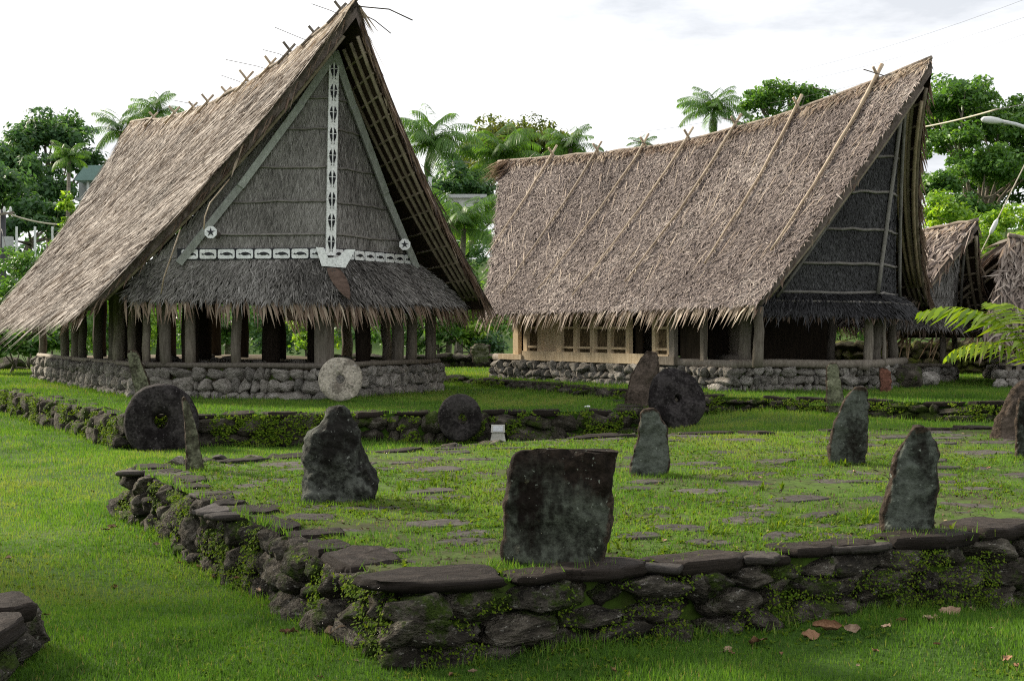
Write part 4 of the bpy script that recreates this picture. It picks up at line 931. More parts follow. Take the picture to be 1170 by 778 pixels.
# plank bench on stones at the right edge
bn = thing('plank_bench', 'low grey plank bench on stones at the right edge behind the palm', 'bench', (9.3, 26.2, ZC))
for z_ in (1.02, 1.16): 
    mb = MB(); mb.beam(PY(1148, 414, 26.2) * [1, 1, 0] + [0, 0, z_], PY(1250, 414, 27.2) * [1, 1, 0] + [0, 0, z_], .3, .05); mb.build('plank', M['wood'], bn)
for px in (1152, 1163, 1200): mb = MB(); p = PY(px, 414, 26.2) * [1, 1, 0]; mb.beam(p + [0, 0, ZC], p + [0, 0, 1.15], .1, .1, (0, 1, 0)); mb.build('leg', M['wood'], bn)
for i in range(9): link('stone', ST_HOUSE[i], None, bn, TRS(PY(1142 + (i % 5) * 14, 414, 26.0 + .2 * (i // 5)) * [1, 1, 0] + [0, 0, ZC + .07 + .16 * (i // 5)], Quaternion((0, 0, 1), i), (.14, .12, .10)))
# mossy wall behind the houses on the right, low wall between the houses
gw = thing('garden_wall', 'old mossy stone wall behind the small thatched house on the right', 'wall', (9.5, 34, ZC))
M['mosswall'] = mat_noise('mossy_wall_stone', [(.3, (.045, .04, .025)), (.55, (.12, .105, .06)), (.8, (.22, .19, .115))], 1.2, rough=.95, bs=.9, bd=.3, fine=8, rnd=.35, moss=((.12, .14, .025), 3.0, .50))
ST_MOSS = pool('mossy_stone', 6, M['mosswall'], 420, rough=.16)
prism('earth_core', [(6.2, 34.0), (14, 33.2), (14, 34.2), (6.2, 35)], lambda x, y: ZC, 1.30, M['soil'], gw, .1)
wall_face(gw, [(6.2, 34.0), (14, 33.2)], lambda x, y: ZC - .03, lambda x, y: 1.36, .26, ST_MOSS, rnd, depth=.18, rows=4)
lw_ = thing('garden_wall', 'low dark stone wall between the two meeting houses in front of the shrubs', 'wall', (-.8, 39, ZC))
prism('earth_core', [(-5, 38.6), (1.5, 38.2), (1.5, 39), (-5, 39.4)], lambda x, y: ZC, .93, M['soil'], lw_, .1)
wall_face(lw_, [(-5, 38.6), (1.5, 38.2)], lambda x, y: ZC - .03, lambda x, y: .96, .3, ST_TERR, rnd, depth=.18, rows=2)
# near wall corner at the bottom left
nw = thing('stone_wall_corner', 'dark slab-topped wall corner cut off at the bottom left of the picture', 'wall', (-2.6, 6.6, 0))
wall_face(nw, [(-2.16, 5.6), (-2.36, 6.95)], lambda x, y: -.05, lambda x, y: .33, .30, ST_WALL, rnd, depth=.2, rows=2, tilt=.15)
wall_face(nw, [(-2.36, 6.95), (-3.7, 7.5)], lambda x, y: -.05, lambda x, y: .33, .30, ST_WALL, rnd, depth=.2, rows=2, tilt=.15)
prism('earth_core', [(-4, 5.2), (-2.26, 5.2), (-2.46, 6.9), (-4, 7.4)], lambda x, y: -.2, .33, M['soil'], nw, .05)
for (x, y, rz, sx, sy, k, dz) in ((-2.33, 6.2, .1, .20, .32, 0, .0), (-2.45, 6.72, .3, .22, .22, 3, .0), (-2.98, 7.4, .6, .22, .2, 4, .03), (-2.95, 6.4, .2, .3, .4, 2, 0)):
    link('cap_slab', SL_CAP[k], None, nw, TRS((x, y, .365 + dz), Quaternion((0, 0, 1), rz), (sx, sy, .05)))

# ------------------------------------------------------------------ standing stones
def standing(label, rows, zb, mat, thick=.35, lean=0.0, name='standing_stone', yaw=0.0, seed=0, rough=.05, face=.0, group='standing stones', exp=.55, cat='standing stone', crag=1.0, topn=.06, notch=()):
    """rows: (y, x left, x right) of the photograph from the top down to the foot"""
    yb = rows[-1][0]; Y = (EYE - zb) * FPX / (yb - HOR); k = Y / FPX
    xc = (rows[-1][1] + rows[-1][2]) / 2; c = np.array([(xc - 585) * k, Y, zb])
    hs = np.array([(yb - r[0]) * k for r in rows])[::-1]; xl = np.array([(r[1] - xc) * k for r in rows])[::-1]; xr = np.array([(r[2] - xc) * k for r in rows])[::-1]
    Ht = hs[-1]; nr, na = 46, 60; edge = []; mb = MB(); vs = []; wmax = (xr - xl).max()
    hh = np.concatenate([[-.12], np.linspace(0, Ht, nr)])
    cr, sr = math.cos(yaw), math.sin(yaw)
    for z in hh:
        a = np.interp(max(z, 0), hs, xl); b = np.interp(max(z, 0), hs, xr); m = (a + b) / 2; w = (b - a) / 2
        t = thick * wmax * .5 * (1 - .55 * (max(z, 0) / Ht) ** 2)
        for i in range(na):
            an = 2 * math.pi * i / na; cx, cy = math.cos(an), math.sin(an)
            x = m + w * math.copysign(abs(cx) ** exp, cx); y = t * math.copysign(abs(cy) ** exp, cy)
            p = Vector((x, y, z)); s = 2.2 / wmax
            dsp = crag * (rough * wmax * noise.fractal(p * s + Vector((seed * 7.7, 0, 0)), 1.0, 2.1, 4) + .035 * wmax * abs(noise.noise(p * s * 2.7 + Vector((0, seed, 0)))))
            vd = noise.voronoi(Vector((p.x, p.y * 1.6, p.z * .8)) * (3.0 / wmax) + Vector((seed * 5.1, 0, 0)))[0]; dsp += crag * wmax * (.085 * vd[0] - .05 * max(0, .10 - (vd[1] - vd[0]))) - .048 * wmax
            edge.append(max(abs(cx) ** 1.6, (max(z, 0) / Ht) ** 7, (cy > .35) * 1.0))
            nx = Vector((cx * t, cy * w, 0)).normalized()
            q = p + Vector((nx.x * dsp, nx.y * dsp * 1.3, dsp * .3 * (z > 0)))
            tz = max(z, 0) / Ht; q.z += topn * wmax * tz ** 4 * (noise.noise(Vector((p.x / wmax * 3.3, p.y / wmax * 2, seed * 3.3))) + .5 * noise.noise(Vector((p.x / wmax * 8, p.y / wmax * 5, seed))))
            for nx0, nw_, nd_ in notch: q.z -= nd_ * math.exp(-((p.x - nx0) / nw_) ** 2) * tz ** 5
            y2 = q.y + lean * q.z
            vs.append((q.x * cr - y2 * sr * .6, q.x * sr * .6 + y2 * cr, q.z))
    fs = []
    for r in range(nr):
        for i in range(na): fs.append((r * na + i, r * na + (i + 1) % na, (r + 1) * na + (i + 1) % na, (r + 1) * na + i))
    top = np.mean(vs[-na:], 0); vs.append((top[0], top[1], top[2] + .02 * Ht)); n0 = nr * na
    for i in range(na): fs.append((n0 + i, n0 + (i + 1) % na, len(vs) - 1))
    mb.add(vs, fs); me = mb.mesh(name, True); edge.append(1.0)
    at_ = me.attributes.new('edge', 'FLOAT', 'POINT'); at_.data.foreach_set('value', np.array(edge, np.float32))
    try: me.set_sharp_from_angle(angle=R(30))
    except Exception: pass
    o = link(name, me, mat, None, Matrix.Translation(Vector((float(c[0]), float(c[1]), zb))))
    return tag(o, label, cat, group)
STONES = []
def ss(*a, **k):
    o = standing(*a, **k); STONES.append((o.location.x, o.location.y, max(o.dimensions.x, .2) if False else .22)); return o
ss('broad square standing stone with notched flat top at the front of the platform', [(514, 593, 702), (518, 588, 701), (530, 585, 701), (560, 579, 700), (590, 575, 697), (615, 572, 693), (643, 571, 690)], ZA, M['s_split'], .34, seed=1, exp=.42, yaw=-.12, rough=.045, topn=.07, notch=((.085, .03, .045), (.21, .02, .03), (-.05, .05, -.015)))
ss('tall pointed grey green standing stone at the front right of the platform', [(486, 1046, 1056), (491, 1041, 1063), (503, 1033, 1069), (517, 1023, 1072), (540, 1019, 1073), (560, 1014, 1071), (585, 1006, 1068), (608, 1005, 1064)], ZA, M['s_green'], .32, seed=2, yaw=.10)
ss('bulky dark boulder with pale green facets standing on the platform at left', [(465, 382, 391), (470, 374, 397), (485, 362, 404), (500, 350, 407), (515, 350, 412), (535, 349, 420), (552, 346, 427), (571, 347, 425)], ZA, M['s_bould'], .62, seed=3, rough=.07, exp=.7, crag=1.3)
ss('narrow rounded standing stone in the middle of the platform in front of the leaning disc', [(467, 736, 746), (471, 732, 754), (485, 730, 760), (505, 727, 763), (525, 721, 765), (543, 719, 762)], ZA, M['s_green'], .36, seed=4)
ss('tall blue grey slab with a slanting shoulder at the right of the platform', [(442, 977, 989), (448, 971, 992), (462, 962, 993), (480, 953, 991), (500, 948, 990), (515, 947, 990), (530, 948, 989)], ZA, M['s_green'], .3, seed=5, exp=.5)
ss('thin leaning slab on the left edge of the platform in front of the big disc', [(454, 207, 211), (462, 207, 216), (480, 210, 222), (500, 210, 227), (520, 212, 230), (537, 211, 234)], ZA, M['s_moss'], .55, seed=6, yaw=.55)
ss('large brown leaning stone at the right edge of the platform', [(434, 1168, 1190), (445, 1158, 1200), (460, 1148, 1204), (480, 1138, 1203), (501, 1133, 1200)], ZA, M['s_brown'], .5, seed=7, exp=.7)
ss('narrow dark stone partly cut off by the right edge of the picture', [(455, 1164, 1180), (470, 1161, 1184), (495, 1160, 1186), (523, 1160, 1188)], ZA, M['s_green'], .4, seed=8)
ss('dark brown slab standing behind the leaning disc on the terrace edge', [(403, 738, 750), (408, 733, 752), (420, 725, 752), (435, 720, 752), (450, 716, 751), (464, 713, 750)], ZB, M['s_brown'], .3, seed=9)
ss('green mossy slab leaning against the corner of the left meeting house platform', [(400, 146, 155), (408, 146, 160), (420, 148, 165), (432, 151, 169), (447, 155, 174), (458, 158, 178)], ZB, M['s_moss'], .5, seed=10)
ss('slim mossy grey stone in front of the right meeting house', [(415, 947, 955), (420, 944, 958), (435, 944, 960), (450, 944, 963), (461, 944, 964)], ZC, M['s_moss'], .5, seed=11)
ss('small red brown stone leaning on the right meeting house platform', [(420, 1005, 1012), (425, 1004, 1018), (435, 1005, 1019), (448, 1005, 1018)], ZC, M['s_red'], .3, seed=12)
ss('lobed grey stone on the low wall between the meeting houses', [(393, 543, 552), (396, 539, 558), (402, 538, 560), (408, 541, 557)], .95, M['s_moss'], .4, seed=13, crag=2)

def disc(label, px, py, pyb, rx, hole_r, zb, mat, lean=.12, yaw=0.0, seed=0, thick=.12, hole=(0, 0), sink=0.0, aspect=1.0, rough=.03, ridge=0.0):
    """stone money disc: a wheel with a worn hole, foot on the ground at row pyb"""
    Y = (EYE - zb) * FPX / (pyb - HOR); k = Y / FPX; rad = rx * k; cz = (pyb - py) * k
    prof = [(hole_r * k, -.35), (hole_r * k * 1.0, .35), (hole_r * k * 1.25, .62), (rad * .45, .85), (rad * .75, .8), (rad * .93, .62), (rad, .25), (rad, -.25), (rad * .93, -.62), (rad * .6, -.9), (hole_r * k * 1.3, -.62)]
    na = 64; vs = []; m = len(prof)
    for i in range(na):
        an = 2 * math.pi * i / na; wr = 1 + .045 * noise.noise(Vector((math.cos(an) * 1.3, math.sin(an) * 1.3, seed * 5))) + .018 * noise.noise(Vector((math.cos(an) * 5, math.sin(an) * 5, seed)))
        for r, t in prof:
            rr_ = r * (wr if r > rad * .4 else 1); x = rr_ * math.cos(an) + hole[0] * k * (1 - min(r / rad, 1)); z = rr_ * math.sin(an) * aspect + hole[1] * k * (1 - min(r / rad, 1))
            d = noise.fractal(Vector((x / rad * 2, t, z / rad * 2)) + Vector((seed * 3, 0, 0)), 1, 2, 4) * rough * rad
            st = ridge * thick * (1 if (x * .85 + z * .35 + .06 * noise.noise(Vector((x * 6, z * 6, 2)))) > rad * .22 else 0)
            vs.append((x, -(t * thick / 2) - d * (1 if t > 0 else -1) + (st if t > 0 else 0), z))
    fs = [(i * m + j, i * m + (j + 1) % m, ((i + 1) % na) * m + (j + 1) % m, ((i + 1) % na) * m + j) for i in range(na) for j in range(m)]
    mb = MB(); mb.add(vs, fs); me = mb.mesh('stone_money_disc', True)
    bm = bmesh.new(); bm.from_mesh(me); bmesh.ops.recalc_face_normals(bm, faces=bm.faces); bm.to_mesh(me); bm.free()
    try: me.set_sharp_from_angle(angle=R(40))
    except Exception: pass
    rot = Quaternion((0, 0, 1), yaw) @ Quaternion((1, 0, 0), -lean)
    o = link('stone_money_disc', me, mat, None, TRS(((px - 585) * k, Y, zb + cz), rot, (1, 1, 1)))
    return tag(o, label, 'stone disc', 'carved stone money discs')
disc('large dark stone disc standing in the lawn at left behind a thin leaning slab', 184, 481, 511, 42.5, 8.5, .02, M['s_disc'], .08, .05, 1, .30)
disc('small dark stone disc leaning on the terrace wall beside the white plaque', 525.5, 477, 507, 25.5, 5.5, .02, M['s_disc'], .15, 0, 2, .15, hole=(4, -2), aspect=1.06)
disc('black mossy stone disc leaning back at the corner of the terrace wall', 773, 456, 490, 35, 4, .19, M['s_disc'], .32, .35, 3, .22, rough=.09, aspect=1.03)
disc('pale grey stone disc leaning on the left meeting house platform', 389, 433, 460.5, 25.5, 5, ZB, M['s_discpale'], .06, .0, 4, .14, ridge=.35)
# loose rocks
def rock(label, px, py, zb, sx, sy, sz, k, mat, rz=0.0):
    me = rock_mesh('rock', 900 + k, rough=.12); p = PZ(px, py, zb); o = link('rock', me, mat, None, TRS((p[0], p[1], zb + sz * .65), Quaternion((0, 0, 1), rz), (sx, sy, sz)))
    return tag(o, label, 'rock')
rock('grey block of rock on the grass at the left edge beside the house', 12, 423, ZB, .45, .3, .24, 1, M['terracestone'])
rock('pale rounded rock in front of the small house platform at right', 1058, 441, ZC, .26, .2, .17, 2, M['housestone'])
rock('dark rock beside the small red brown stone', 1034, 443, ZC, .32, .25, .26, 3, M['terracestone'])
rock('small whitish rock at the foot of the thin leaning slab', 203, 531, ZA, .06, .05, .05, 4, M['s_discpale'])
rock('small white pebble on the terrace edge', 671, 466, ZB, .05, .04, .025, 5, M['white'])
rock('grey pebble on the platform beside the thin leaning slab', 251, 525, ZA, .07, .06, .03, 6, M['paving'])
# small white plaque with a lettered plate in front of the terrace wall
pq = thing('white_plaque', 'small white marker block with a grey lettered plate by the terrace wall', 'plaque', tuple(PZ(569, 508.5, .02)))
c = PZ(569, 508.5, .02); mb = MB(); mb.quadbox([c + np.array(p) for p in ((-.12, -.08, 0), (.12, -.08, 0), (.12, .08, 0), (-.12, .08, 0), (-.085, -.03, .19), (.085, -.03, .19), (.085, .05, .19), (-.085, .05, .19))]); mb.build('block', M['concrete'], pq)
mb = MB(); mb.quadbox([c + np.array(p) for p in ((-.10, -.05, .185), (.10, -.05, .185), (.10, .04, .185), (-.10, .04, .185), (-.095, .0, .29), (.095, .0, .29), (.095, .06, .29), (-.095, .06, .29))]); mb.build('head', M['concrete'], pq)
mb = MB(); mb.quadbox([c + np.array(p) for p in ((-.07, -.052, .20), (.07, -.052, .20), (.07, -.03, .20), (-.07, -.03, .20), (-.07, -.012, .275), (.07, -.012, .275), (.07, .01, .275), (-.07, .01, .275))]); mb.build('plate', M['metal'], pq)
fl_ = link('flat_slab', SL_PAVE[2], None, None, TRS((-7.0, 16.2, .02), Quaternion((0, 0, 1), .1), (.95, .35, .05))); tag(fl_, 'flat grey stone slab sunk in the lawn at the left edge', 'slab')
# ------------------------------------------------------------------ plants
def leaf_cloud(blobs, n, size, rng, sub=14, subr=(.22, .42), droop=.3, elong=2.0):
    """rhombus leaves in many small tufts spread over and inside the given ellipsoids"""
    P, Nn, T0 = [], [], []
    wts = np.array([b[3] * b[4] + b[3] * b[5] for b in blobs]); wts = wts / wts.sum()
    for b, w in zip(blobs, wts):
        c = np.array(b[:3]); r = np.array(b[3:6]); k = sub
        d = unit(rng.normal(size=(k, 3))); d[:, 2] = np.where(d[:, 2] < -.35, -d[:, 2] * .5, d[:, 2])
        sc = c + d * r * rng.uniform(.45, 1.02, (k, 1)); sr = r.mean() * rng.uniform(*subr, k)
        m = int(n * w / k) + 1
        for j in range(k):
            dd = unit(rng.normal(size=(m, 3))); rad = sr[j] * rng.uniform(.15, 1, (m, 1)) ** .5
            p = sc[j] + dd * rad * np.array([1.25, 1.25, .7]); P.append(p); Nn.append(unit(dd * .6 + np.array([0, 0, .7]) + rng.normal(0, .45, (m, 3)))); T0.append(np.clip(rng.normal(.5, .2, m) + rng.normal(0, .13), 0, 1))
    P = np.concatenate(P); N = np.concatenate(Nn); tint = np.concatenate(T0); n = len(P)
    a = unit(np.cross(N, rng.normal(size=(n, 3)))); b = np.cross(N, a); a = unit(a - np.array([0, 0, droop])); s = size * rng.uniform(.55, 1.35, (n, 1))
    V = np.stack([P - a * s * .5, P + b * s * .5 / elong + N * s * .06, P + a * s * .5, P - b * s * .5 / elong + N * s * .06], 1)
    T = (np.array([[0, 1, 2], [0, 2, 3]])[None] + (np.arange(n) * 4)[:, None, None])
    return V.reshape(-1, 3), T.reshape(-1, 3), np.repeat(tint, 2)
def tree(name, label, base, blobs, n, size, mat, rng, trunk=.25, group=None, limbs=True, bark='bark', sub=14, subr=(.22, .42), cat='tree', elong=2.0):
    base = np.array(base, float); t = thing(name, label, cat, tuple(base), group)
    V, T, Cc = leaf_cloud(blobs, int(n * 1.7), size * .92, rng, int(sub * 1.8), subr, elong=elong)
    link('crown', fast('crown', V, T, Cc), M[mat], t, None)
    if trunk:
        mb = MB(); cs = np.array([b[:3] for b in blobs]); top = cs.mean(0); fork = base + (top - base) * .55
        mb.tube([base - [0, 0, .3], base + (fork - base) * .3 + rng.normal(0, trunk * .3, 3) * [1, 1, 0], base + (fork - base) * .65 + rng.normal(0, trunk * .4, 3) * [1, 1, 0], fork], [trunk * 1.25, trunk, trunk * .85, trunk * .7], 9)
        for b in blobs:
            c = np.array(b[:3]); m = fork + (c - fork) * .5 + rng.normal(0, .3, 3)
            mb.tube([fork - [0, 0, .2], m, c], [trunk * .55, trunk * .35, trunk * .12], 6)
            for k in range(3):
                e = c + unit(rng.normal(size=3)) * np.array(b[3:6]) * .75; mb.tube([m, (m + e) / 2 + rng.normal(0, .15, 3), e], [trunk * .26, trunk * .16, trunk * .05], 5)
        mb.build('trunk', M[bark], t, True)
    return t
def bl(px, py, Y, rx, ry, rd=None):
    c = PY(px, py, Y); k = Y / FPX; return (*c, rx * k, (rd or rx) * k, ry * k)
rt = np.random.default_rng(77)
def gb(px, Y): x = (px - 585) / FPX * Y; return (x, Y, float(G(x, Y)))
BG = 'trees behind the houses'
# left background
tree('broadleaf_tree', 'tall spreading broadleaf tree at the far left behind the wires', gb(60, 82), [bl(52, 165, 82, 52, 34), bl(20, 190, 80, 40, 42), bl(92, 195, 83, 30, 36), bl(40, 225, 78, 52, 40), bl(70, 150, 84, 34, 20)], 9000, .36, 'leaf_dark', rt, .35, BG, sub=18)
tree('broadleaf_tree', 'dark dense tree low at the left edge behind the utility pole', gb(5, 66), [bl(-10, 235, 66, 50, 52), bl(32, 262, 64, 34, 30), bl(64, 252, 68, 26, 32)], 5200, .32, 'leaf_dark', rt, .25, BG)
tree('hedge_shrub', 'leafy green hedge shrub left of the tall house roof below the wire', gb(30, 44), [bl(18, 312, 44, 34, 34), bl(58, 316, 45, 28, 30), bl(88, 300, 46, 16, 26), bl(28, 340, 43, 40, 26)], 4200, .16, 'leaf_mid', rt, .06, 'shrubs behind the houses', cat='shrub', sub=18)
tree('hedge_shrub', 'yellow green sunlit shrub just left of the tall thatched roof', gb(74, 47), [bl(76, 238, 47, 9, 18), bl(80, 262, 47, 12, 18), bl(70, 285, 47, 12, 14)], 900, .17, 'leaf_bright', rt, .05, 'shrubs behind the houses', cat='shrub')
tree('hedge_shrub', 'dark large-leaved shrub at the left edge beside the house platform', gb(10, 39), [bl(8, 385, 39, 30, 32), bl(38, 395, 38, 22, 24), bl(-12, 395, 38, 30, 30), bl(60, 392, 40, 18, 24)], 2400, .24, 'leaf_mid', rt, .05, 'shrubs behind the houses', cat='shrub', elong=1.4)
for i, (px, top, Y, w, mt, lb) in enumerate(((100, 350, 45, 30, 'leaf_mid', 'green shrub seen between the left side posts of the left meeting house'), (155, 345, 44, 30, 'leaf_bright', 'sunlit shrub seen past the corner posts of the left meeting house'), (225, 348, 46, 36, 'leaf_mid', 'green shrub seen through the middle of the left meeting house'),
        (300, 350, 45, 36, 'leaf_dark', 'dark shrub seen behind the inner posts of the left meeting house'), (350, 345, 44, 26, 'leaf_bright', 'bright shrub seen just left of the prow planks'), (425, 345, 44, 34, 'leaf_mid', 'green shrub seen right of the pale disc through the house'), (470, 352, 45, 26, 'leaf_dark', 'dark shrub behind the right hand posts of the left meeting house'))):
    tree('hedge_shrub', lb, gb(px, Y), [bl(px, top + 22, Y, w, 30), bl(px + 10, top + 44, Y - .6, w, 20), bl(px - 14, top + 4, Y + .5, w * .7, 24)], 1500, .17, mt, rt, .04, 'shrubs behind the houses', cat='shrub')
for i, (px, top, Y, w, mt, n, lb) in enumerate(((520, 250, 60, 34, 'leaf_dark', 2600, 'dark shrub mass between the two thatched roofs'), (520, 300, 50, 26, 'leaf_mid', 1800, 'green shrub beside the right eave of the left meeting house'), (538, 345, 43, 22, 'leaf_bright', 1200, 'bright shrub at the gap between the two houses'), (500, 340, 43, 24, 'leaf_mid', 1400, 'leafy shrub under the right eave of the left meeting house'), (560, 385, 42, 20, 'leaf_dark', 900, 'dark low shrub left of the right meeting house corner post'))):
    tree('hedge_shrub', lb, gb(px, Y), [bl(px, top + 18, Y, w, 30), bl(px + 8, top + 46, Y - .5, w * .9, 26), bl(px - 10, top + 10, Y + .5, w * .8, 22)], n, .19, mt, rt, .05, 'shrubs behind the houses', cat='shrub')
for px, Y, w, mt, lb in ((60, 52, 70, 'leaf_dark', 'dark background bush left of the left meeting house posts'), (170, 52, 62, 'leaf_mid', 'background bush behind the left part of the left meeting house'), (280, 53, 62, 'leaf_mid', 'background bush behind the middle of the left meeting house'), (380, 52, 60, 'leaf_dark', 'background bush behind the prow of the left meeting house'), (470, 53, 56, 'leaf_mid', 'background bush behind the right posts of the left meeting house'), (560, 54, 56, 'leaf_mid', 'background bush behind the left end of the right meeting house'), (960, 50, 60, 'leaf_mid', 'background bush seen under the pent roof of the right meeting house')):
    tree('hedge_shrub', lb, gb(px, Y), [bl(px, 352, Y, w, 34), bl(px + 20, 378, Y - 1, w, 22), bl(px - 24, 368, Y - .5, w * .8, 26)], 2600, .24, mt, rt, .04, 'shrubs behind the houses', cat='shrub')
tree('broadleaf_tree', 'shade tree standing on the lawn beyond the left edge of the picture', (-13.4, 14.8, float(G(-13.4, 14.8))), [(-13.2, 15.2, 5.5, 2.2, 2.2, 1.8), (-14.6, 13.4, 5.0, 1.7, 1.7, 1.4), (-12.6, 16.4, 6.6, 1.5, 1.5, 1.2)], 6000, .18, 'leaf_mid', rt, .16, None)
# middle background
tree('broadleaf_tree', 'dense olive brown tree between the two roofs', gb(590, 88), [bl(585, 165, 88, 52, 30), bl(560, 178, 86, 36, 34), bl(618, 172, 90, 36, 26), bl(580, 205, 84, 62, 36), bl(640, 190, 90, 30, 24)], 8500, .34, 'leaf_olive', rt, .35, BG, sub=20)
tree('broadleaf_tree', 'dark green tree behind the right eave of the left house', gb(525, 74), [bl(528, 222, 74, 40, 36), bl(500, 250, 72, 36, 36), bl(560, 245, 76, 32, 36)], 5200, .32, 'leaf_dark', rt, .3, BG)
tree('broadleaf_tree', 'rounded leafy tree rising over the ridge of the right house', gb(895, 95), [bl(900, 112, 95, 46, 22), bl(870, 122, 94, 28, 20), bl(930, 122, 96, 34, 20), bl(890, 150, 94, 50, 24), bl(960, 132, 96, 26, 14)], 6500, .32, 'leaf_mid', rt, .35, BG, sub=20, subr=(.18, .34))
# right background
tree('broadleaf_tree', 'big spreading tree with pale branches at the right behind the small house', gb(1115, 60), [bl(1100, 118, 60, 40, 30), bl(1140, 150, 60, 40, 34), bl(1085, 165, 59, 36, 34), bl(1125, 200, 58, 50, 34), bl(1075, 220, 57, 34, 36), bl(1160, 205, 60, 36, 40), bl(1110, 250, 57, 50, 30), bl(1165, 130, 62, 24, 26), bl(1190, 170, 60, 40, 50), bl(1070, 130, 61, 26, 34), bl(1100, 150, 63, 60, 60), bl(1140, 220, 63, 60, 60)], 24000, .25, 'leaf_mid', rt, .22, BG, sub=20, subr=(.18, .34), bark='bark')
tree('broadleaf_tree', 'sunlit lower tree right of the gable of the right meeting house', gb(1085, 50), [bl(1080, 250, 50, 32, 34), bl(1120, 285, 50, 34, 26), bl(1150, 262, 52, 34, 34), bl(1090, 300, 49, 34, 30), bl(1180, 290, 50, 40, 40)], 6200, .2, 'leaf_bright', rt, .14, BG)
tree('hedge_shrub', 'dark shrub behind the mossy wall at the right', gb(1060, 43), [bl(1050, 365, 43, 40, 22), bl(1110, 350, 44, 46, 36), bl(1160, 360, 44, 40, 34), bl(1000, 372, 44, 36, 20)], 3600, .17, 'leaf_mid', rt, .05, 'shrubs behind the houses', cat='shrub')
for px, Y, tp, lb in ((-90, 70, 170, 'dark broadleaf tree on the rise just outside the left edge'), (-260, 74, 150, 'broad tree on the rise well outside the left edge'), (-420, 80, 190, 'farthest tree on the rise outside the left edge'), (1260, 62, 120, 'leafy tree just outside the right edge behind the lamp'), (1400, 70, 150, 'farthest leafy tree outside the right edge')):
    tree('broadleaf_tree', lb, gb(px, Y), [bl(px, tp + 30, Y, 60, 44), bl(px - 50, tp + 80, Y, 56, 50), bl(px + 50, tp + 76, Y - 1, 56, 50), bl(px, tp + 130, Y - 2, 80, 50)], 4200, .36, 'leaf_dark', rt, .3, BG)
# the far wood on the rise: one uncountable mass
blobs = []
for px in range(-620, 1800, 50):
    Y = 108 + rt.uniform(-6, 10); blobs.append(bl(px, 300 + rt.uniform(-34, 10), Y, 44, 42)); blobs.append(bl(px + 20, 338, Y - 6, 44, 36))
V, T, Cc = leaf_cloud(blobs, 34000, .55, rt, 12, (.25, .45)); wd = link('far_woodland', fast('far_woodland', V, T, Cc), M['leaf_dark'], None); tag(wd, 'distant dark green woodland on the rise behind the village', 'woodland', kind='stuff')

# palms
def frond_mesh(name, L, seed, nl=54, arch=.5, droop=.9, leafl=.30, wind=0.0, stiff=.0, lw=.035, mat='leaf_palm', up=.75):
    r = np.random.default_rng(seed); n = 24; s = np.linspace(0, 1, n)
    ang = up - (up + droop) * s ** 1.25; dx = np.cos(ang); dz = np.sin(ang); x = np.concatenate([[0], np.cumsum(dx[:-1])]) * L / n; z = np.concatenate([[0], np.cumsum(dz[:-1])]) * L / n
    V, T, Ct = [], [], []; b = 0
    # rachis as a narrow three sided rib
    for i in range(n - 1):
        w0, w1 = .022 * L / 2.5 * (1 - s[i] * .85), .022 * L / 2.5 * (1 - s[i + 1] * .85)
        V += [(x[i], -w0, z[i]), (x[i], w0, z[i]), (x[i], 0, z[i] - w0 * 1.3), (x[i + 1], -w1, z[i + 1]), (x[i + 1], w1, z[i + 1]), (x[i + 1], 0, z[i + 1] - w1 * 1.3)]
        for t in ((0, 1, 4), (0, 4, 3), (1, 2, 5), (1, 5, 4), (2, 0, 3), (2, 3, 5)): T.append(tuple(b + k for k in t)); Ct.append(.95)
        b += 6
    for i in range(nl):
        q = .10 + .90 * i / (nl - 1); px_ = np.interp(q, s, x); pz = np.interp(q, s, z); a = np.interp(q, s, ang)
        ll = L * leafl * (math.sin(math.pi * (.12 + .83 * q)) ** .7) * r.uniform(.85, 1.12); fw = np.array([math.cos(a), 0, math.sin(a)])
        for sg in (-1, 1):
            d = np.array([0, sg, 0]) * r.uniform(.75, .95) + fw * r.uniform(.45, .7) + np.array([0, 0, -.30 - .35 * (1 - stiff) + .2 * stiff]) + np.array([0, wind, 0]); d /= np.linalg.norm(d)
            p0 = np.array([px_, sg * .01, pz]); p1 = p0 + d * ll * .5; p2 = p0 + d * ll + np.array([0, 0, -.22 * ll * (1 - stiff)])
            wv = np.cross(d, [0, 0, 1.]); wv = wv / (np.linalg.norm(wv) + 1e-6) * lw * L / 2.5 * .5; nv = np.array([0, 0, 1]) * r.normal(0, .3)
            wv = wv + nv * lw * .5
            V += [tuple(p0 - wv * .5), tuple(p0 + wv * .5), tuple(p1 + wv), tuple(p1 - wv), tuple(p2)]; tn = float(np.clip(r.normal(.5, .2), 0, 1))
            for t in ((0, 1, 2), (0, 2, 3), (3, 2, 4)): T.append(tuple(b + k for k in t)); Ct.append(tn)
            b += 5
    me = fast(name, np.array(V), np.array(T), np.array(Ct)); me.materials.append(M[mat]); return me
FR = [frond_mesh('frond', 2.6, 10 + i, droop=d, up=u) for i, (d, u) in enumerate(((.15, 1.35), (.55, 1.05), (.85, .65), (1.2, .15)))]
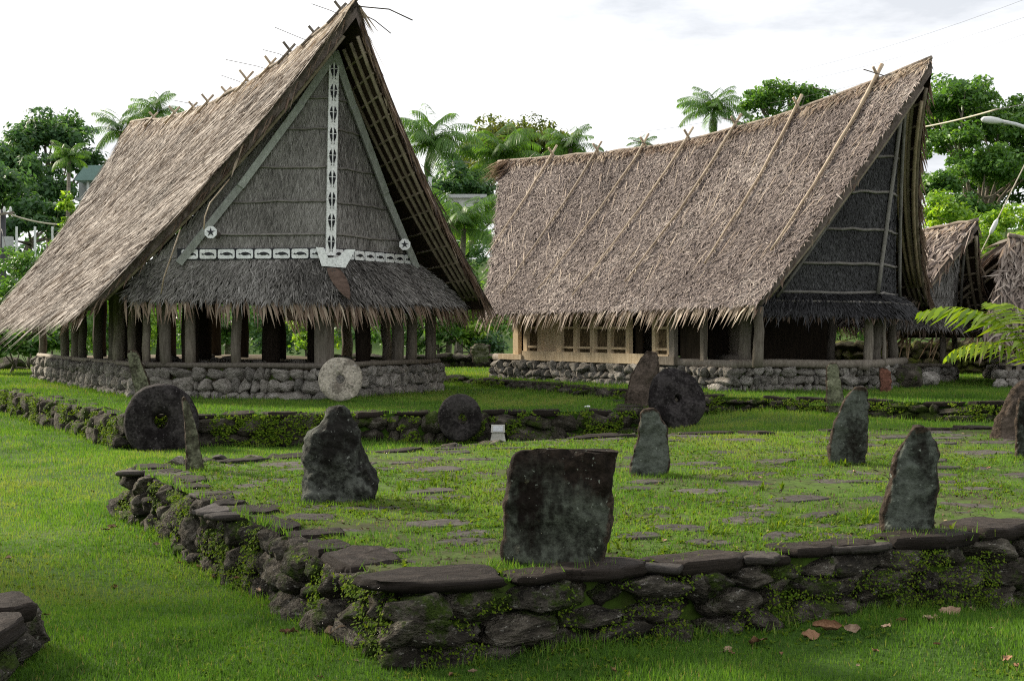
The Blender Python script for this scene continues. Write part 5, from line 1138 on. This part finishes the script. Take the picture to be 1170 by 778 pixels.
def palm(label, px, top, Y, rpx, nf=15, seed=0, lean=.0, trunk=.16, blow=(0, 0), group='palms behind the houses', dead=0, gz=None):
    r = random.Random(seed); k = Y / FPX; c = PY(px, top, Y); x, y = c[0] - lean, Y; b = np.array([x, y, float(G(x, y))])
    t = thing('palm_tree', label, 'palm', tuple(b), group)
    mb = MB(); pts = [b - [0, 0, .2], b + (c - b) * .35 + np.array([lean * -.12, 0, 0]), b + (c - b) * .7 + np.array([lean * -.08, 0, 0]), c]; mb.tube(pts, [trunk * 1.5, trunk, trunk * .9, trunk * .85], 9); mb.build('trunk', M['palmbark'], t, True)
    sc = rpx * k / 2.3
    nf = int(nf * 1.5)
    for i in range(nf):
        az = 2 * math.pi * (i * .382) + r.uniform(-.2, .2); tier = i / nf; m = FR[min(3, int(tier * 4))]
        el = r.uniform(-.15, .15)
        q = Quaternion((0, 0, 1), az) @ Quaternion((0, 1, 0), el)
        if blow != (0, 0):
            ax = Vector((-blow[1], blow[0], 0)); q = Quaternion(ax.normalized(), Vector(blow).length) @ q
        link('frond', m, None, t, TRS(c, q @ Quaternion((1, 0, 0), r.uniform(-.4, .4)), (sc * r.uniform(.85, 1.1),) * 3))
    for i in range(dead):
        q = Quaternion((0, 0, 1), r.uniform(0, 6.28)) @ Quaternion((0, 1, 0), 1.1); link('frond', FR[3], None, t, TRS(c - np.array([0, 0, .15]), q, (sc * .6,) * 3))
    return t
palm('coconut palm with windblown fronds between the two roofs', 492, 168, 78, 62, 18, 1, .8, .16, (.18, 0), dead=4)
palm('coconut palm standing behind the ridge of the right house', 815, 128, 92, 42, 16, 2, -.6, .15, (.1, 0), dead=3)
palm('coconut palm peeping over the left house ridge, lower of the two', 138, 152, 90, 38, 14, 3, 0, .15)
palm('coconut palm peeping over the left house ridge, higher of the two', 178, 132, 92, 38, 14, 4, 0, .15)
palm('small areca palm with a pale trunk in front of the left trees', 79, 180, 62, 26, 13, 5, .1, .09, dead=2)
palm('palm with drooping fronds in front of the olive brown tree', 575, 182, 80, 58, 16, 6, .4, .16, dead=3)
palm('palm at the left end of the right roof ridge', 652, 170, 84, 40, 14, 7, .3, .15)
palm('tiny palm top just over the middle of the right roof', 735, 166, 96, 18, 10, 8)
palm('low palm with long fronds in the gap between the houses', 530, 262, 52, 62, 14, 9, .2, .12)
palm('low palm under the right eave of the left meeting house', 515, 372, 44, 46, 14, 10, .1, .1)
palm('low palm seen through the posts of the left meeting house', 262, 378, 46, 46, 14, 11, .1, .1)
palm('low palm at the left seen behind the house platform', 88, 380, 43, 40, 13, 12, .1, .1)

# young bright palm at the right edge
sd = [frond_mesh('seedling_frond', 1.55, 60 + i, nl=20, droop=.55 + .1 * i, up=.95 - .1 * i, leafl=.30, stiff=.35, lw=.075, mat='leaf_seed') for i in range(3)]
pc = PY(1188, 404, 20.5); yp = thing('young_palm', 'bright green young palm arching in from the right edge', 'palm', (float(pc[0]), float(pc[1]), ZC))
for az, el, sc_, k in ((176, -.14, 1.38, 0), (188, .08, 1.05, 1), (162, -.35, 1.0, 0), (150, -.6, .9, 0), (110, -.6, .9, 0), (60, -.2, .9, 1), (-20, -.1, .9, 1)):
    link('frond', sd[k], None, yp, TRS((pc[0], pc[1], ZC + .50), Quaternion((0, 0, 1), R(az)) @ Quaternion((0, 1, 0), el), (sc_,) * 3))
mb = MB(); mb.tube([(pc[0], pc[1], ZC - .1), (pc[0], pc[1], ZC + .6)], [.06, .04], 8); mb.build('stem', M['palmbark'], yp, True)

# ------------------------------------------------------------------ houses, wires and lamp in the background
hh = thing('hillside_house', 'raised house with a teal roof on the hillside at the far left', 'house', gb(125, 70))
def PYl(L, Y): return [PY(a, b, Y) for a, b in L]
def box_px(x0, x1, y0, y1, Y, d, mat, name, parent):
    a = PY(x0, y1, Y); b = PY(x1, y0, Y); mb = MB(); mb.quadbox([(a[0], Y, a[2]), (b[0], Y, a[2]), (b[0], Y + d, a[2]), (a[0], Y + d, a[2]), (a[0], Y, b[2]), (b[0], Y, b[2]), (b[0], Y + d, b[2]), (a[0], Y + d, b[2])]); return mb.build(name, M[mat], parent)
box_px(90, 170, 203, 226, 71, 4, 'plastergrey', 'wall', hh)
mb = MB(); f0 = PYl([(84, 206), (97, 189), (178, 189), (178, 206)], 69.5); f1 = [p + np.array([0, 5.6, 0]) for p in f0]; mb.quadbox([f0[0], f0[3], f1[3], f1[0], f0[1], f0[2], f1[2], f1[1]]); mb.build('roof', M['roofteal'], hh)
for px in (99, 112, 126, 140): box_px(px, px + 2.6, 206, 226, 69.8, .12, 'plaster', 'porch_post', hh)
box_px(86, 170, 226, 229, 69.5, 5, 'plastergrey', 'floor', hh); box_px(95, 165, 229, 262, 70.6, 4, 'plastergrey', 'foundation', hh)
for px in (104, 118, 132): box_px(px, px + 6, 209, 219, 70.95, .1, 'glass', 'window', hh)
wh = thing('white_house', 'white house with a small window half hidden between the two roofs', 'house', gb(533, 63))
box_px(514, 552, 226, 268, 63, 4, 'plaster', 'wall', wh); box_px(510, 556, 222, 226, 62.7, 5, 'metal', 'roof', wh)
for px in (519, 541): wwn = box_px(px, px + 5, 231, 243, 62.95, .1, 'glass', 'window', wh)
box_px(536, 550, 242, 247, 62.8, .15, 'plaster', 'railing', wh); box_px(495, 560, 246, 248, 62.2, .6, 'concrete', 'terrace_edge', wh)
tk = thing('water_tank', 'small white tank and box beside the palm between the roofs', 'tank', gb(490, 57)); box_px(486, 493, 214, 221, 57, .3, 'plaster', 'box', tk); box_px(489, 493, 202, 213, 57, .25, 'plaster', 'tank', tk)
# boundary posts on the left rise
for i, px in enumerate((19, 40, 60)):
    b = PY(px, 286, 58); mb = MB(); mb.beam(b, PY(px, 259, 58), .075, .075, (0, 1, 0)); mb.beam(b - [0, 0, 1.5], b, .07, .07, (0, 1, 0)); o = mb.build('fence_post', M['plaster']); tag(o, ('leftmost', 'middle', 'rightmost')[i] + ' of the three white fence posts at the far left', 'fence post', 'white fence posts on the left rise')
# utility pole
up_ = thing('utility_pole', 'dark utility pole with insulators and a white box at the left edge', 'utility pole', tuple(PY(4, 400, 50)))
mb = MB(); mb.tube([PY(3, 415, 50), PY(3, 240, 50)], [.14, .11], 9); mb.build('pole', M['cable'], up_, True)
mb = MB(); mb.beam(PY(-8, 246, 49.8), PY(16, 243, 49.8), .08, .08); mb.build('crossarm', M['wood'], up_)
for px in (5, 12): mb = MB(); mb.tube([PY(px, 244, 49.8), PY(px, 240, 49.8), PY(px, 236, 49.8)], [.03, .06, .02], 8); mb.build('insulator', M['plaster'], up_, True)
mb = MB(); c = PY(9, 277, 49.5); mb.beam(c - [0, 0, .2], c + [0, 0, .2], .3, .3, (0, 1, 0)); mb.build('meter_box', M['metal'], up_)
mb = MB(); mb.tube([PY(4, 300, 50), PY(5, 330, 50)], .06, 7); mb.build('conduit', M['plastergrey'], up_, True)
def wire(label, a, b, sag, r_, mat='cable', n=14, extra=None):
    a = np.array(a); b = np.array(b); pts = [a + (b - a) * k / (n - 1) - np.array([0, 0, sag * 4 * (k / (n - 1)) * (1 - k / (n - 1))]) for k in range(n)]
    mb = MB(); mb.tube(pts, r_, 6); o = mb.build('overhead_wire', M[mat], None, True); return tag(o, label, 'wire', 'overhead wires')
wire('thick pale wire running right from the utility pole to the tall thatched roof', PY(6, 243, 50), PY(75, 257, 50), .1, .035, 'cablepale')
wire('thin wire slanting down beside the utility pole', PY(2, 262, 49), PY(18, 335, 47), 0, .012)
wire('long thin wire crossing the gap between the roofs, upper one', PY(440, 246, 70), PY(700, 238, 74), .5, .022)
wire('long thin wire crossing the gap between the roofs, lower one', PY(440, 203, 72), PY(700, 214, 76), .4, .02)
wire('uppermost faint wire in the sky at the top right', PY(880, 88, 90), PY(1300, -52, 60), .5, .006)
wire('middle faint wire in the sky at the top right', PY(880, 100, 90), PY(1300, -28, 60), .5, .006)
wire('lowest faint wire in the sky at the top right', PY(880, 118, 90), PY(1300, -8, 60), .5, .006)
wire('faint wire in the sky just over the right roof ridge', PY(690, 155, 92), PY(900, 118, 92), .3, .008)
wire('pale sheathed wire right of the gable of the right house', PY(1040, 148, 46), PY(1140, 125, 42), .05, .03, 'cablepale')
wire('thin wire continuing from the pale sheathed wire to the right edge', PY(1140, 125, 42), PY(1260, 96, 38), .05, .012)
gy = thing('guy_wire', 'slanting guy wire with a white insulator in front of the right tree', 'guy wire', tuple(PY(1098, 330, 40)))
mb = MB(); mb.tube([PY(1090, 350, 40), PY(1190, 150, 40)], .016, 6); mb.build('strand', M['cablepale'], gy, True)
mb = MB(); mb.tube([PY(1131, 268, 40), PY(1133, 264, 40), PY(1138, 254, 40), PY(1140, 250, 40)], [.02, .065, .065, .02], 8); mb.build('insulator', M['plaster'], gy, True)
lp = thing('street_lamp', 'white street lamp arm reaching in from the right edge before the tree', 'street lamp', tuple(PY(1215, 380, 44)))
mb = MB(); mb.tube([PY(1215, 390, 44), PY(1215, 200, 44), PY(1208, 168, 44), PY(1190, 152, 44), PY(1160, 142, 44), PY(1143, 138.5, 44)], [.09, .08, .07, .065, .06, .055], 9); mb.build('arm', M['plaster'], lp, True)
mb = MB(); a = PY(1146, 139, 44); b = PY(1121, 136.5, 44); mb.tube([a, a + (b - a) * .25, a + (b - a) * .6, a + (b - a) * .9, b], [.05, .10, .12, .09, .03], 10); mb.build('lamp_head', M['plaster'], lp, True)
# ------------------------------------------------------------------ grass, weeds, creepers and fallen leaves
class Lattice:                                # cheap smooth value noise over the ground plane
    def __init__(s, seed): s.g = np.random.default_rng(seed).uniform(-1, 1, (256, 256))
    def one(s, x, y):
        xi = np.floor(x).astype(int); yi = np.floor(y).astype(int); fx = x - xi; fy = y - yi; fx = fx * fx * (3 - 2 * fx); fy = fy * fy * (3 - 2 * fy)
        g = s.g; a = g[xi % 256, yi % 256]; b = g[(xi + 1) % 256, yi % 256]; c = g[xi % 256, (yi + 1) % 256]; d = g[(xi + 1) % 256, (yi + 1) % 256]
        return (a * (1 - fx) + b * fx) * (1 - fy) + (c * (1 - fx) + d * fx) * fy
    def __call__(s, x, y, sc=1.0, o=4):
        r = 0; a = 1; t = 0
        for k in range(o): r = r + a * s.one(x * sc + 31 * k, y * sc + 17 * k); t += a; a *= .55; sc *= 2.05
        return r / t
LN = Lattice(4); LN2 = Lattice(9)
rgz = np.random.default_rng(99)
def wedge(n, y0, y1, p):
    yy = np.linspace(y0, y1, 400); pdf = (yy + 4) * yy ** -p; cdf = np.cumsum(pdf); cdf /= cdf[-1]
    Y = np.interp(rgz.uniform(0, 1, n), cdf, yy); X = rgz.uniform(-1, 1, n) * (.44 * Y + 1.4); return X, Y
FOOT = [h_.poly for h_ in (H1, H2, H3, H4)]
def blades(x, y, z, hgt, wid, tint, tilt=.45):
    n = len(x); az = rgz.uniform(0, 2 * np.pi, n); ta = rgz.uniform(0, 2 * np.pi, n); tl = np.abs(rgz.normal(0, tilt, n))
    b = np.stack([x, y, z], -1); s = np.stack([np.cos(az), np.sin(az), np.zeros(n)], -1) * (wid * .5)[:, None]
    t = b + np.stack([np.cos(ta) * np.sin(tl), np.sin(ta) * np.sin(tl), np.cos(tl)], -1) * hgt[:, None]
    V = np.stack([b - s, b + s, t], 1).reshape(-1, 3); T = np.arange(n * 3).reshape(-1, 3); return V, T, tint
X, Y = wedge(860000, 5.6, 46, 1.75)
out = np.zeros(len(X), bool)
for p in FOOT: out |= inpoly(X, Y, p)
inA = inpoly(X, Y, PA); inB = inpoly(X, Y, PB); inC = inpoly(X, Y, PC)
shrink = lambda P, f: [tuple(np.array(q) + (np.mean(np.array(P), 0) - np.array(q)) / np.linalg.norm(np.mean(np.array(P), 0) - np.array(q)) * f) for q in P]
# keep the edges of the platforms free where the cap slabs lie
edgeA = inA & ~inpoly(X, Y, shrink(PA, .22)); out |= edgeA & (LN(X, Y, 3.0) < .25)
patch = LN(X, Y, .9, 5) + .35 * LN2(X, Y, 3.1, 3)
out |= inA & (patch < -.11 + .22 * (rgz.uniform(-1, 1, len(X))))
cell = {}
if True:                                      # paving stones stay bare
    gxr = np.floor(X * 2).astype(int); gyr = np.floor(Y * 2).astype(int)
    near = np.full(len(X), False); idxA = np.where(inA & ~out)[0]
    px_ = np.array([p[0] for p in PAVE]); py_ = np.array([p[1] for p in PAVE]); pr_ = np.array([p[2] for p in PAVE])
    for i0 in range(0, len(idxA), 20000):
        ii = idxA[i0:i0 + 20000]; d2 = (X[ii, None] - px_[None]) ** 2 + ((Y[ii, None] - py_[None]) * 1.25) ** 2; near[ii] = (d2 < (pr_[None] * .68) ** 2).any(1)
    out |= near & (rgz.uniform(0, 1, len(X)) < .93)
# thin worn lawn patches
worn = LN2(X, Y, .33, 4); out |= (~inA) & (worn < -.36) & (rgz.uniform(0, 1, len(X)) < .35)
k = ~out; X, Y, inA, inB, inC, worn, patch = (a[k] for a in (X, Y, inA, inB, inC, worn, patch))
Z = SURF(X, Y) - .004
sc = 1 + .045 * np.maximum(Y - 7, 0)
hg = rgz.uniform(.018, .044, len(X)) * (1 + .5 * LN(X, Y, 1.3, 3)) * sc ** .8; hg = np.where(inA, hg * rgz.uniform(.45, 1.0, len(X)), hg)
wd_ = rgz.uniform(.0045, .0085, len(X)) * sc
tn = np.clip(.50 + .42 * LN(X, Y, .42, 4) + .30 * LN2(X, Y, 2.3, 3) + rgz.normal(0, .15, len(X)) + np.where(worn < -.15, .22, 0) + np.where(inA, .07, 0), 0, .93)
tn = np.where(rgz.uniform(0, 1, len(X)) < .03, 1.0, tn)
for nm, sel, lb in (('lawn_grass', ~(inA | inB | inC), 'short green lawn grass around the platforms'), ('platform_grass', inA, 'patchy green grass growing between the platform paving stones'), ('terrace_grass', (inB | inC) & ~inA, 'short green grass on the house terraces')):
    V, T, c = blades(X[sel], Y[sel], Z[sel], hg[sel], wd_[sel], tn[sel]); o = link(nm, fast(nm, V, T, c), M['grass']); tag(o, lb, 'grass', kind='stuff')
# taller tufts at the feet of walls and stones
def tufts(pts, n, hgt, wid, spread):
    a = np.array(pts); i = rgz.integers(0, len(a), n); x = a[i, 0] + rgz.normal(0, spread, n); y = a[i, 1] + rgz.normal(0, spread, n); z = np.maximum(SURF(x, y) - .01, a[i, 2] - .02)
    return blades(x, y, z, hgt * rgz.uniform(.4, 1.2, n), wid * rgz.uniform(.6, 1.3, n), np.clip(rgz.normal(.55, .22, n), 0, .95), .6)
def along(path, n, off, zf):
    out = []
    for (a, b) in zip(path[:-1], path[1:]):
        L = math.hypot(b[0] - a[0], b[1] - a[1]); d = ((b[0] - a[0]) / L, (b[1] - a[1]) / L); m = max(1, int(n * L))
        for i in range(m):
            t = random.random() * L; x = a[0] + d[0] * t + d[1] * off; y = a[1] + d[1] * t - d[0] * off; out.append((x, y, zf(x, y)))
    return out
foot = along(front, 14, .10, g_) + along(left, 10, .08, g_); footB = along([PB[6], PB[0], PB[1]], 10, .10, g_) + along([PC[0], PC[1], PC[2], PC[3], PC[4]], 10, .1, lambda x, y: float(SURF(np.array(x), np.array(y))))
sp_ = [(o.location.x + random.uniform(-.3, .3), o.location.y - random.uniform(.02, .18), o.location.z) for o in bpy.data.objects if o.name.startswith('standing_stone') for _ in range(5)]
hf = along([H1.poly[0], H1.poly[1], H1.poly[2], H1.poly[3]], 8, .12, lambda x, y: ZB) + along([H2.poly[0], H2.poly[1], H2.poly[2], H2.poly[3]], 8, .12, lambda x, y: ZC)
V, T, c = merge([tufts(foot, 9000, .085, .009, .05), tufts(footB, 8000, .11, .016, .07), tufts(sp_, 5200, .06, .008, .07), tufts(hf, 5000, .10, .018, .06)])
o = link('edge_grass', fast('edge_grass', V, T, c), M['grass']); tag(o, 'longer grass tufts along the feet of walls and stones', 'grass', kind='stuff')
# broad-leaved weeds on the platform and creepers on the wall faces
def rosettes(P, n, L, w, up=.7):
    P = np.repeat(np.array(P), n, 0); m = len(P); az = rgz.uniform(0, 2 * np.pi, m); el = rgz.uniform(.15, up * 1.5, m)
    D = np.stack([np.cos(az) * np.cos(el), np.sin(az) * np.cos(el), np.sin(el)], -1); S = np.stack([-np.sin(az), np.cos(az), np.zeros(m)], -1); N = np.cross(D, S)
    ln = L * rgz.uniform(.5, 1.3, m); V, T = strips(P, D, S, -N, ln, w * rgz.uniform(.6, 1.3, m), ln * .0, np.full(m, .35)); return V, T, np.repeat(np.clip(rgz.normal(.6, .22, m), 0, 1), 3)
wx, wy = wedge(13000, 6.9, 18, 1.7); ok = inpoly(wx, wy, shrink(PA, .12)) & (LN(wx, wy, .9, 5) + .35 * LN2(wx, wy, 3.1, 3) > .0); wx, wy = wx[ok], wy[ok]
V1 = rosettes(np.stack([wx, wy, np.full(len(wx), ZA)], -1), 7, .05, .012)
big = [PZ(px, py, ZA) for px, py in ((1000, 594), (1014, 590), (985, 600), (470, 560), (500, 555), (520, 550), (963, 532), (940, 533), (820, 610), (600, 520), (580, 547), (540, 575), (1068, 606), (700, 628), (900, 604), (880, 560))]
V2 = rosettes(np.array([b + rgz.normal(0, [.06, .06, 0]) for b in big for _ in range(4)]), 9, .10, .013, 1.0)
lx, ly = wedge(14000, 5.8, 20, 1.7); ok = ~inpoly(lx, ly, PA) & ~inpoly(lx, ly, PB) & (LN2(lx, ly, .8, 4) > .05); lx, ly = lx[ok], ly[ok]
V3 = rosettes(np.stack([lx, ly, SURF(lx, ly)], -1), 5, .038, .013)
o = link('lawn_weeds', fast('lawn_weeds', *V3), M['weed']); tag(o, 'small clover-like weeds scattered through the lawn', 'weeds', kind='stuff')
o = link('platform_weeds', fast('platform_weeds', *merge([V1, V2])), M['weed']); tag(o, 'small broad-leaved weeds among the platform paving', 'weeds', kind='stuff')
def creeper(path, n, z0, z1, thr, size, nrm_off=.05, sc=2.4):
    P, N = [], []
    for (a, b) in zip(path[:-1], path[1:]):
        a = np.array(a); b = np.array(b); L = np.linalg.norm(b - a); d = (b - a) / L; m = int(n * L); t = rgz.uniform(0, L, m); z = z0 + (z1 - z0) * rgz.uniform(0, 1, m); nn = np.array([d[1], -d[0], 0])
        kk = LN(t * 1.0 + a[0] * 3, z * 1.8 + a[1] * 3, sc, 4) > thr; t, z = t[kk], z[kk]
        p = np.stack([a[0] + d[0] * t, a[1] + d[1] * t, z], -1) + nn * (nrm_off + .06 * (1 - (z - z0) / (z1 - z0)) + rgz.uniform(-.03, .06, len(t)))[:, None]; P.append(p); N.append(np.repeat(nn[None], len(p), 0))
    P = np.concatenate(P); N = np.concatenate(N); n = len(P); Nn = unit(N * .7 + np.array([0, 0, .6]) + rgz.normal(0, .4, (n, 3))); a = unit(np.cross(Nn, rgz.normal(size=(n, 3)))); b = np.cross(Nn, a); s = size * rgz.uniform(.5, 1.4, (n, 1))
    V = np.stack([P - a * s * .5, P + b * s * .32, P + a * s * .5, P - b * s * .32], 1); T = np.array([[0, 1, 2], [0, 2, 3]])[None] + (np.arange(n) * 4)[:, None, None]
    return V.reshape(-1, 3), T.reshape(-1, 3), np.repeat(np.clip(rgz.normal(.55, .22, n), 0, 1), 2)
V, T, c = merge([creeper(left, 2600, .0, ZA - .03, .04, .020), creeper(front[:8], 2600, .04, ZA - .05, .08, .016)]); o = link('wall_creeper', fast('wall_creeper', V, T, c), M['weed']); tag(o, 'small-leaved green creepers and moss on the near platform wall', 'creeper', kind='stuff')
V, T, c = merge([creeper([PB[6], PB[0], PB[1]], 1400, .02, ZB, .04, .036), creeper([PC[1], PC[2], PC[3], PC[4]], 1000, .35, ZC, .10, .034), creeper([PC[0], PC[1]], 300, .45, ZC, .1, .05)]); o = link('wall_creeper', fast('wall_creeper', V, T, c), M['weed']); tag(o, 'green creepers and ferns on the terrace walls', 'creeper', kind='stuff')
tx, ty = wedge(16000, 6.9, 18.5, 1.6); ok = inpoly(tx, ty, shrink(PA, .1)); tx, ty = tx[ok], ty[ok]; m = len(tx); az = rgz.uniform(0, 6.28, m); D_ = np.stack([np.cos(az), np.sin(az), rgz.uniform(-.1, .3, m)], -1); S_ = np.stack([-np.sin(az), np.cos(az), rgz.normal(0, .4, m)], -1)
V_, T_ = strips(np.stack([tx, ty, np.full(m, ZA + .003)], -1), unit(D_), unit(S_), np.tile(np.array([0, 0, 1.]), (m, 1)), rgz.uniform(.012, .05, m) * (1 + .03 * (ty - 7)), rgz.uniform(.004, .016, m) * (1 + .03 * (ty - 7)), rgz.uniform(0, .012, m))
o = link('platform_litter', fast('platform_litter', V_, T_, np.repeat(np.clip(rgz.normal(.35, .3, m), 0, 1), 3)), mat_tint('litter', [(0, (.02, .015, .011)), (.5, (.09, .062, .036)), (1, (.24, .19, .11))], .9, .1, .1)); tag(o, 'dry leaf bits and straw between the platform paving stones', 'litter', kind='stuff')
# fallen leaves
def dry_mesh(seed, curl, mat):
    r = random.Random(seed); mb = MB(); n, m = 9, 5; vs = []
    for i in range(n):
        t = i / (n - 1); w = .42 * math.sin(math.pi * (t * .93 + .05)) ** .8 * r.uniform(.82, 1.1)
        for j in range(m):
            q = (j / (m - 1) - .5) * 2; a = q * curl
            vs.append((t - .5 + .05 * noise.noise(Vector((t * 4, q, seed))), w * math.sin(a) / max(curl, .1) if curl > .1 else w * q, .10 + .5 * w * (1 - math.cos(a)) + .5 * (t - .5) ** 2 + .22 * noise.noise(Vector((t * 3.5, q * 2, seed + 5)))))
    mb.add(vs, grid_faces(n, m)); me = mb.mesh('dry_leaf', True); me.materials.append(M[mat]); return me
DRY = [dry_mesh(1, 1.5, 'dry'), dry_mesh(2, .9, 'dry'), dry_mesh(3, 2.0, 'dry'), dry_mesh(4, 1.2, 'drypale'), dry_mesh(5, 1.9, 'drypale')]
def dleaf(px, py, size, k, label=None, z=None, rz=None):
    if z is None:
        zz = 0.0
        for _ in range(4): p = PZ(px, py, zz); zz = float(SURF(np.array(p[0]), np.array(p[1])))
        p = PZ(px, py, zz + .025)
    else: p = PZ(px, py, z)
    o = link('dry_leaf', DRY[k], None, None, TRS((p[0], p[1], p[2] - .015), Quaternion((0, 0, 1), rz if rz is not None else random.uniform(0, 6.28)) @ Quaternion((1, 0, 0), random.uniform(-.7, .9)), (size, size * random.uniform(.8, 1.1), size)))
    return tag(o, label or 'small dry brown leaf lying on the grass', 'leaf', None if label else 'small dry leaves on the grass')
dleaf(392, 728, .19, 4, 'pale curled dry leaf at the corner of the near platform', rz=.3); dleaf(330, 722, .10, 0, 'brown curled dry leaf left of the pale curled one', rz=.2)
dleaf(945, 716, .15, 2, 'largest brown curled leaf at the foot of the front platform wall', rz=2.9); dleaf(926, 724, .10, 1, 'long orange brown leaf just left of the largest curled leaf', rz=.2)
dleaf(1084, 699, .13, 3, 'long pale dry leaf by the wall at the right', rz=.15); dleaf(148, 592, .15, 3, 'broad pale dry leaf on the lawn left of the platform', rz=.1); dleaf(868, 732, .12, 1, 'orange brown leaf on the lawn left of the largest curled leaf', rz=.6)
for px, py, s_ in ((128, 601, .11), (120, 604, .11), (178, 620, .08), (187, 610, .08), (226, 646, .08), (205, 641, .05), (247, 658, .08), (270, 658, .05), (297, 673, .08), (129, 669, .09), (9, 636, .08), (52, 700, .06), (831, 738, .06), (826, 742, .05), (835, 743, .07), (893, 744, .05), (975, 716, .12), (1012, 714, .09), (1030, 707, .08), (1060, 705, .12), (1070, 704, .1), (1110, 694, .08), (1133, 715, .05), (1152, 751, .10), (1160, 759, .09), (1000, 741, .06), (980, 757, .04), (1070, 733, .05), (700, 762, .07), (540, 765, .06), (515, 768, .06), (366, 771, .05), (407, 752, .05), (300, 690, .06), (340, 678, .05), (105, 560, .07), (60, 545, .06), (435, 550, .06), (868, 544, .08), (975, 538, .10), (1130, 533, .07), (1110, 562, .06), (760, 615, .05), (1060, 640, .06), (620, 498, .08)):
    dleaf(px, py, s_ * .75, random.randrange(5))
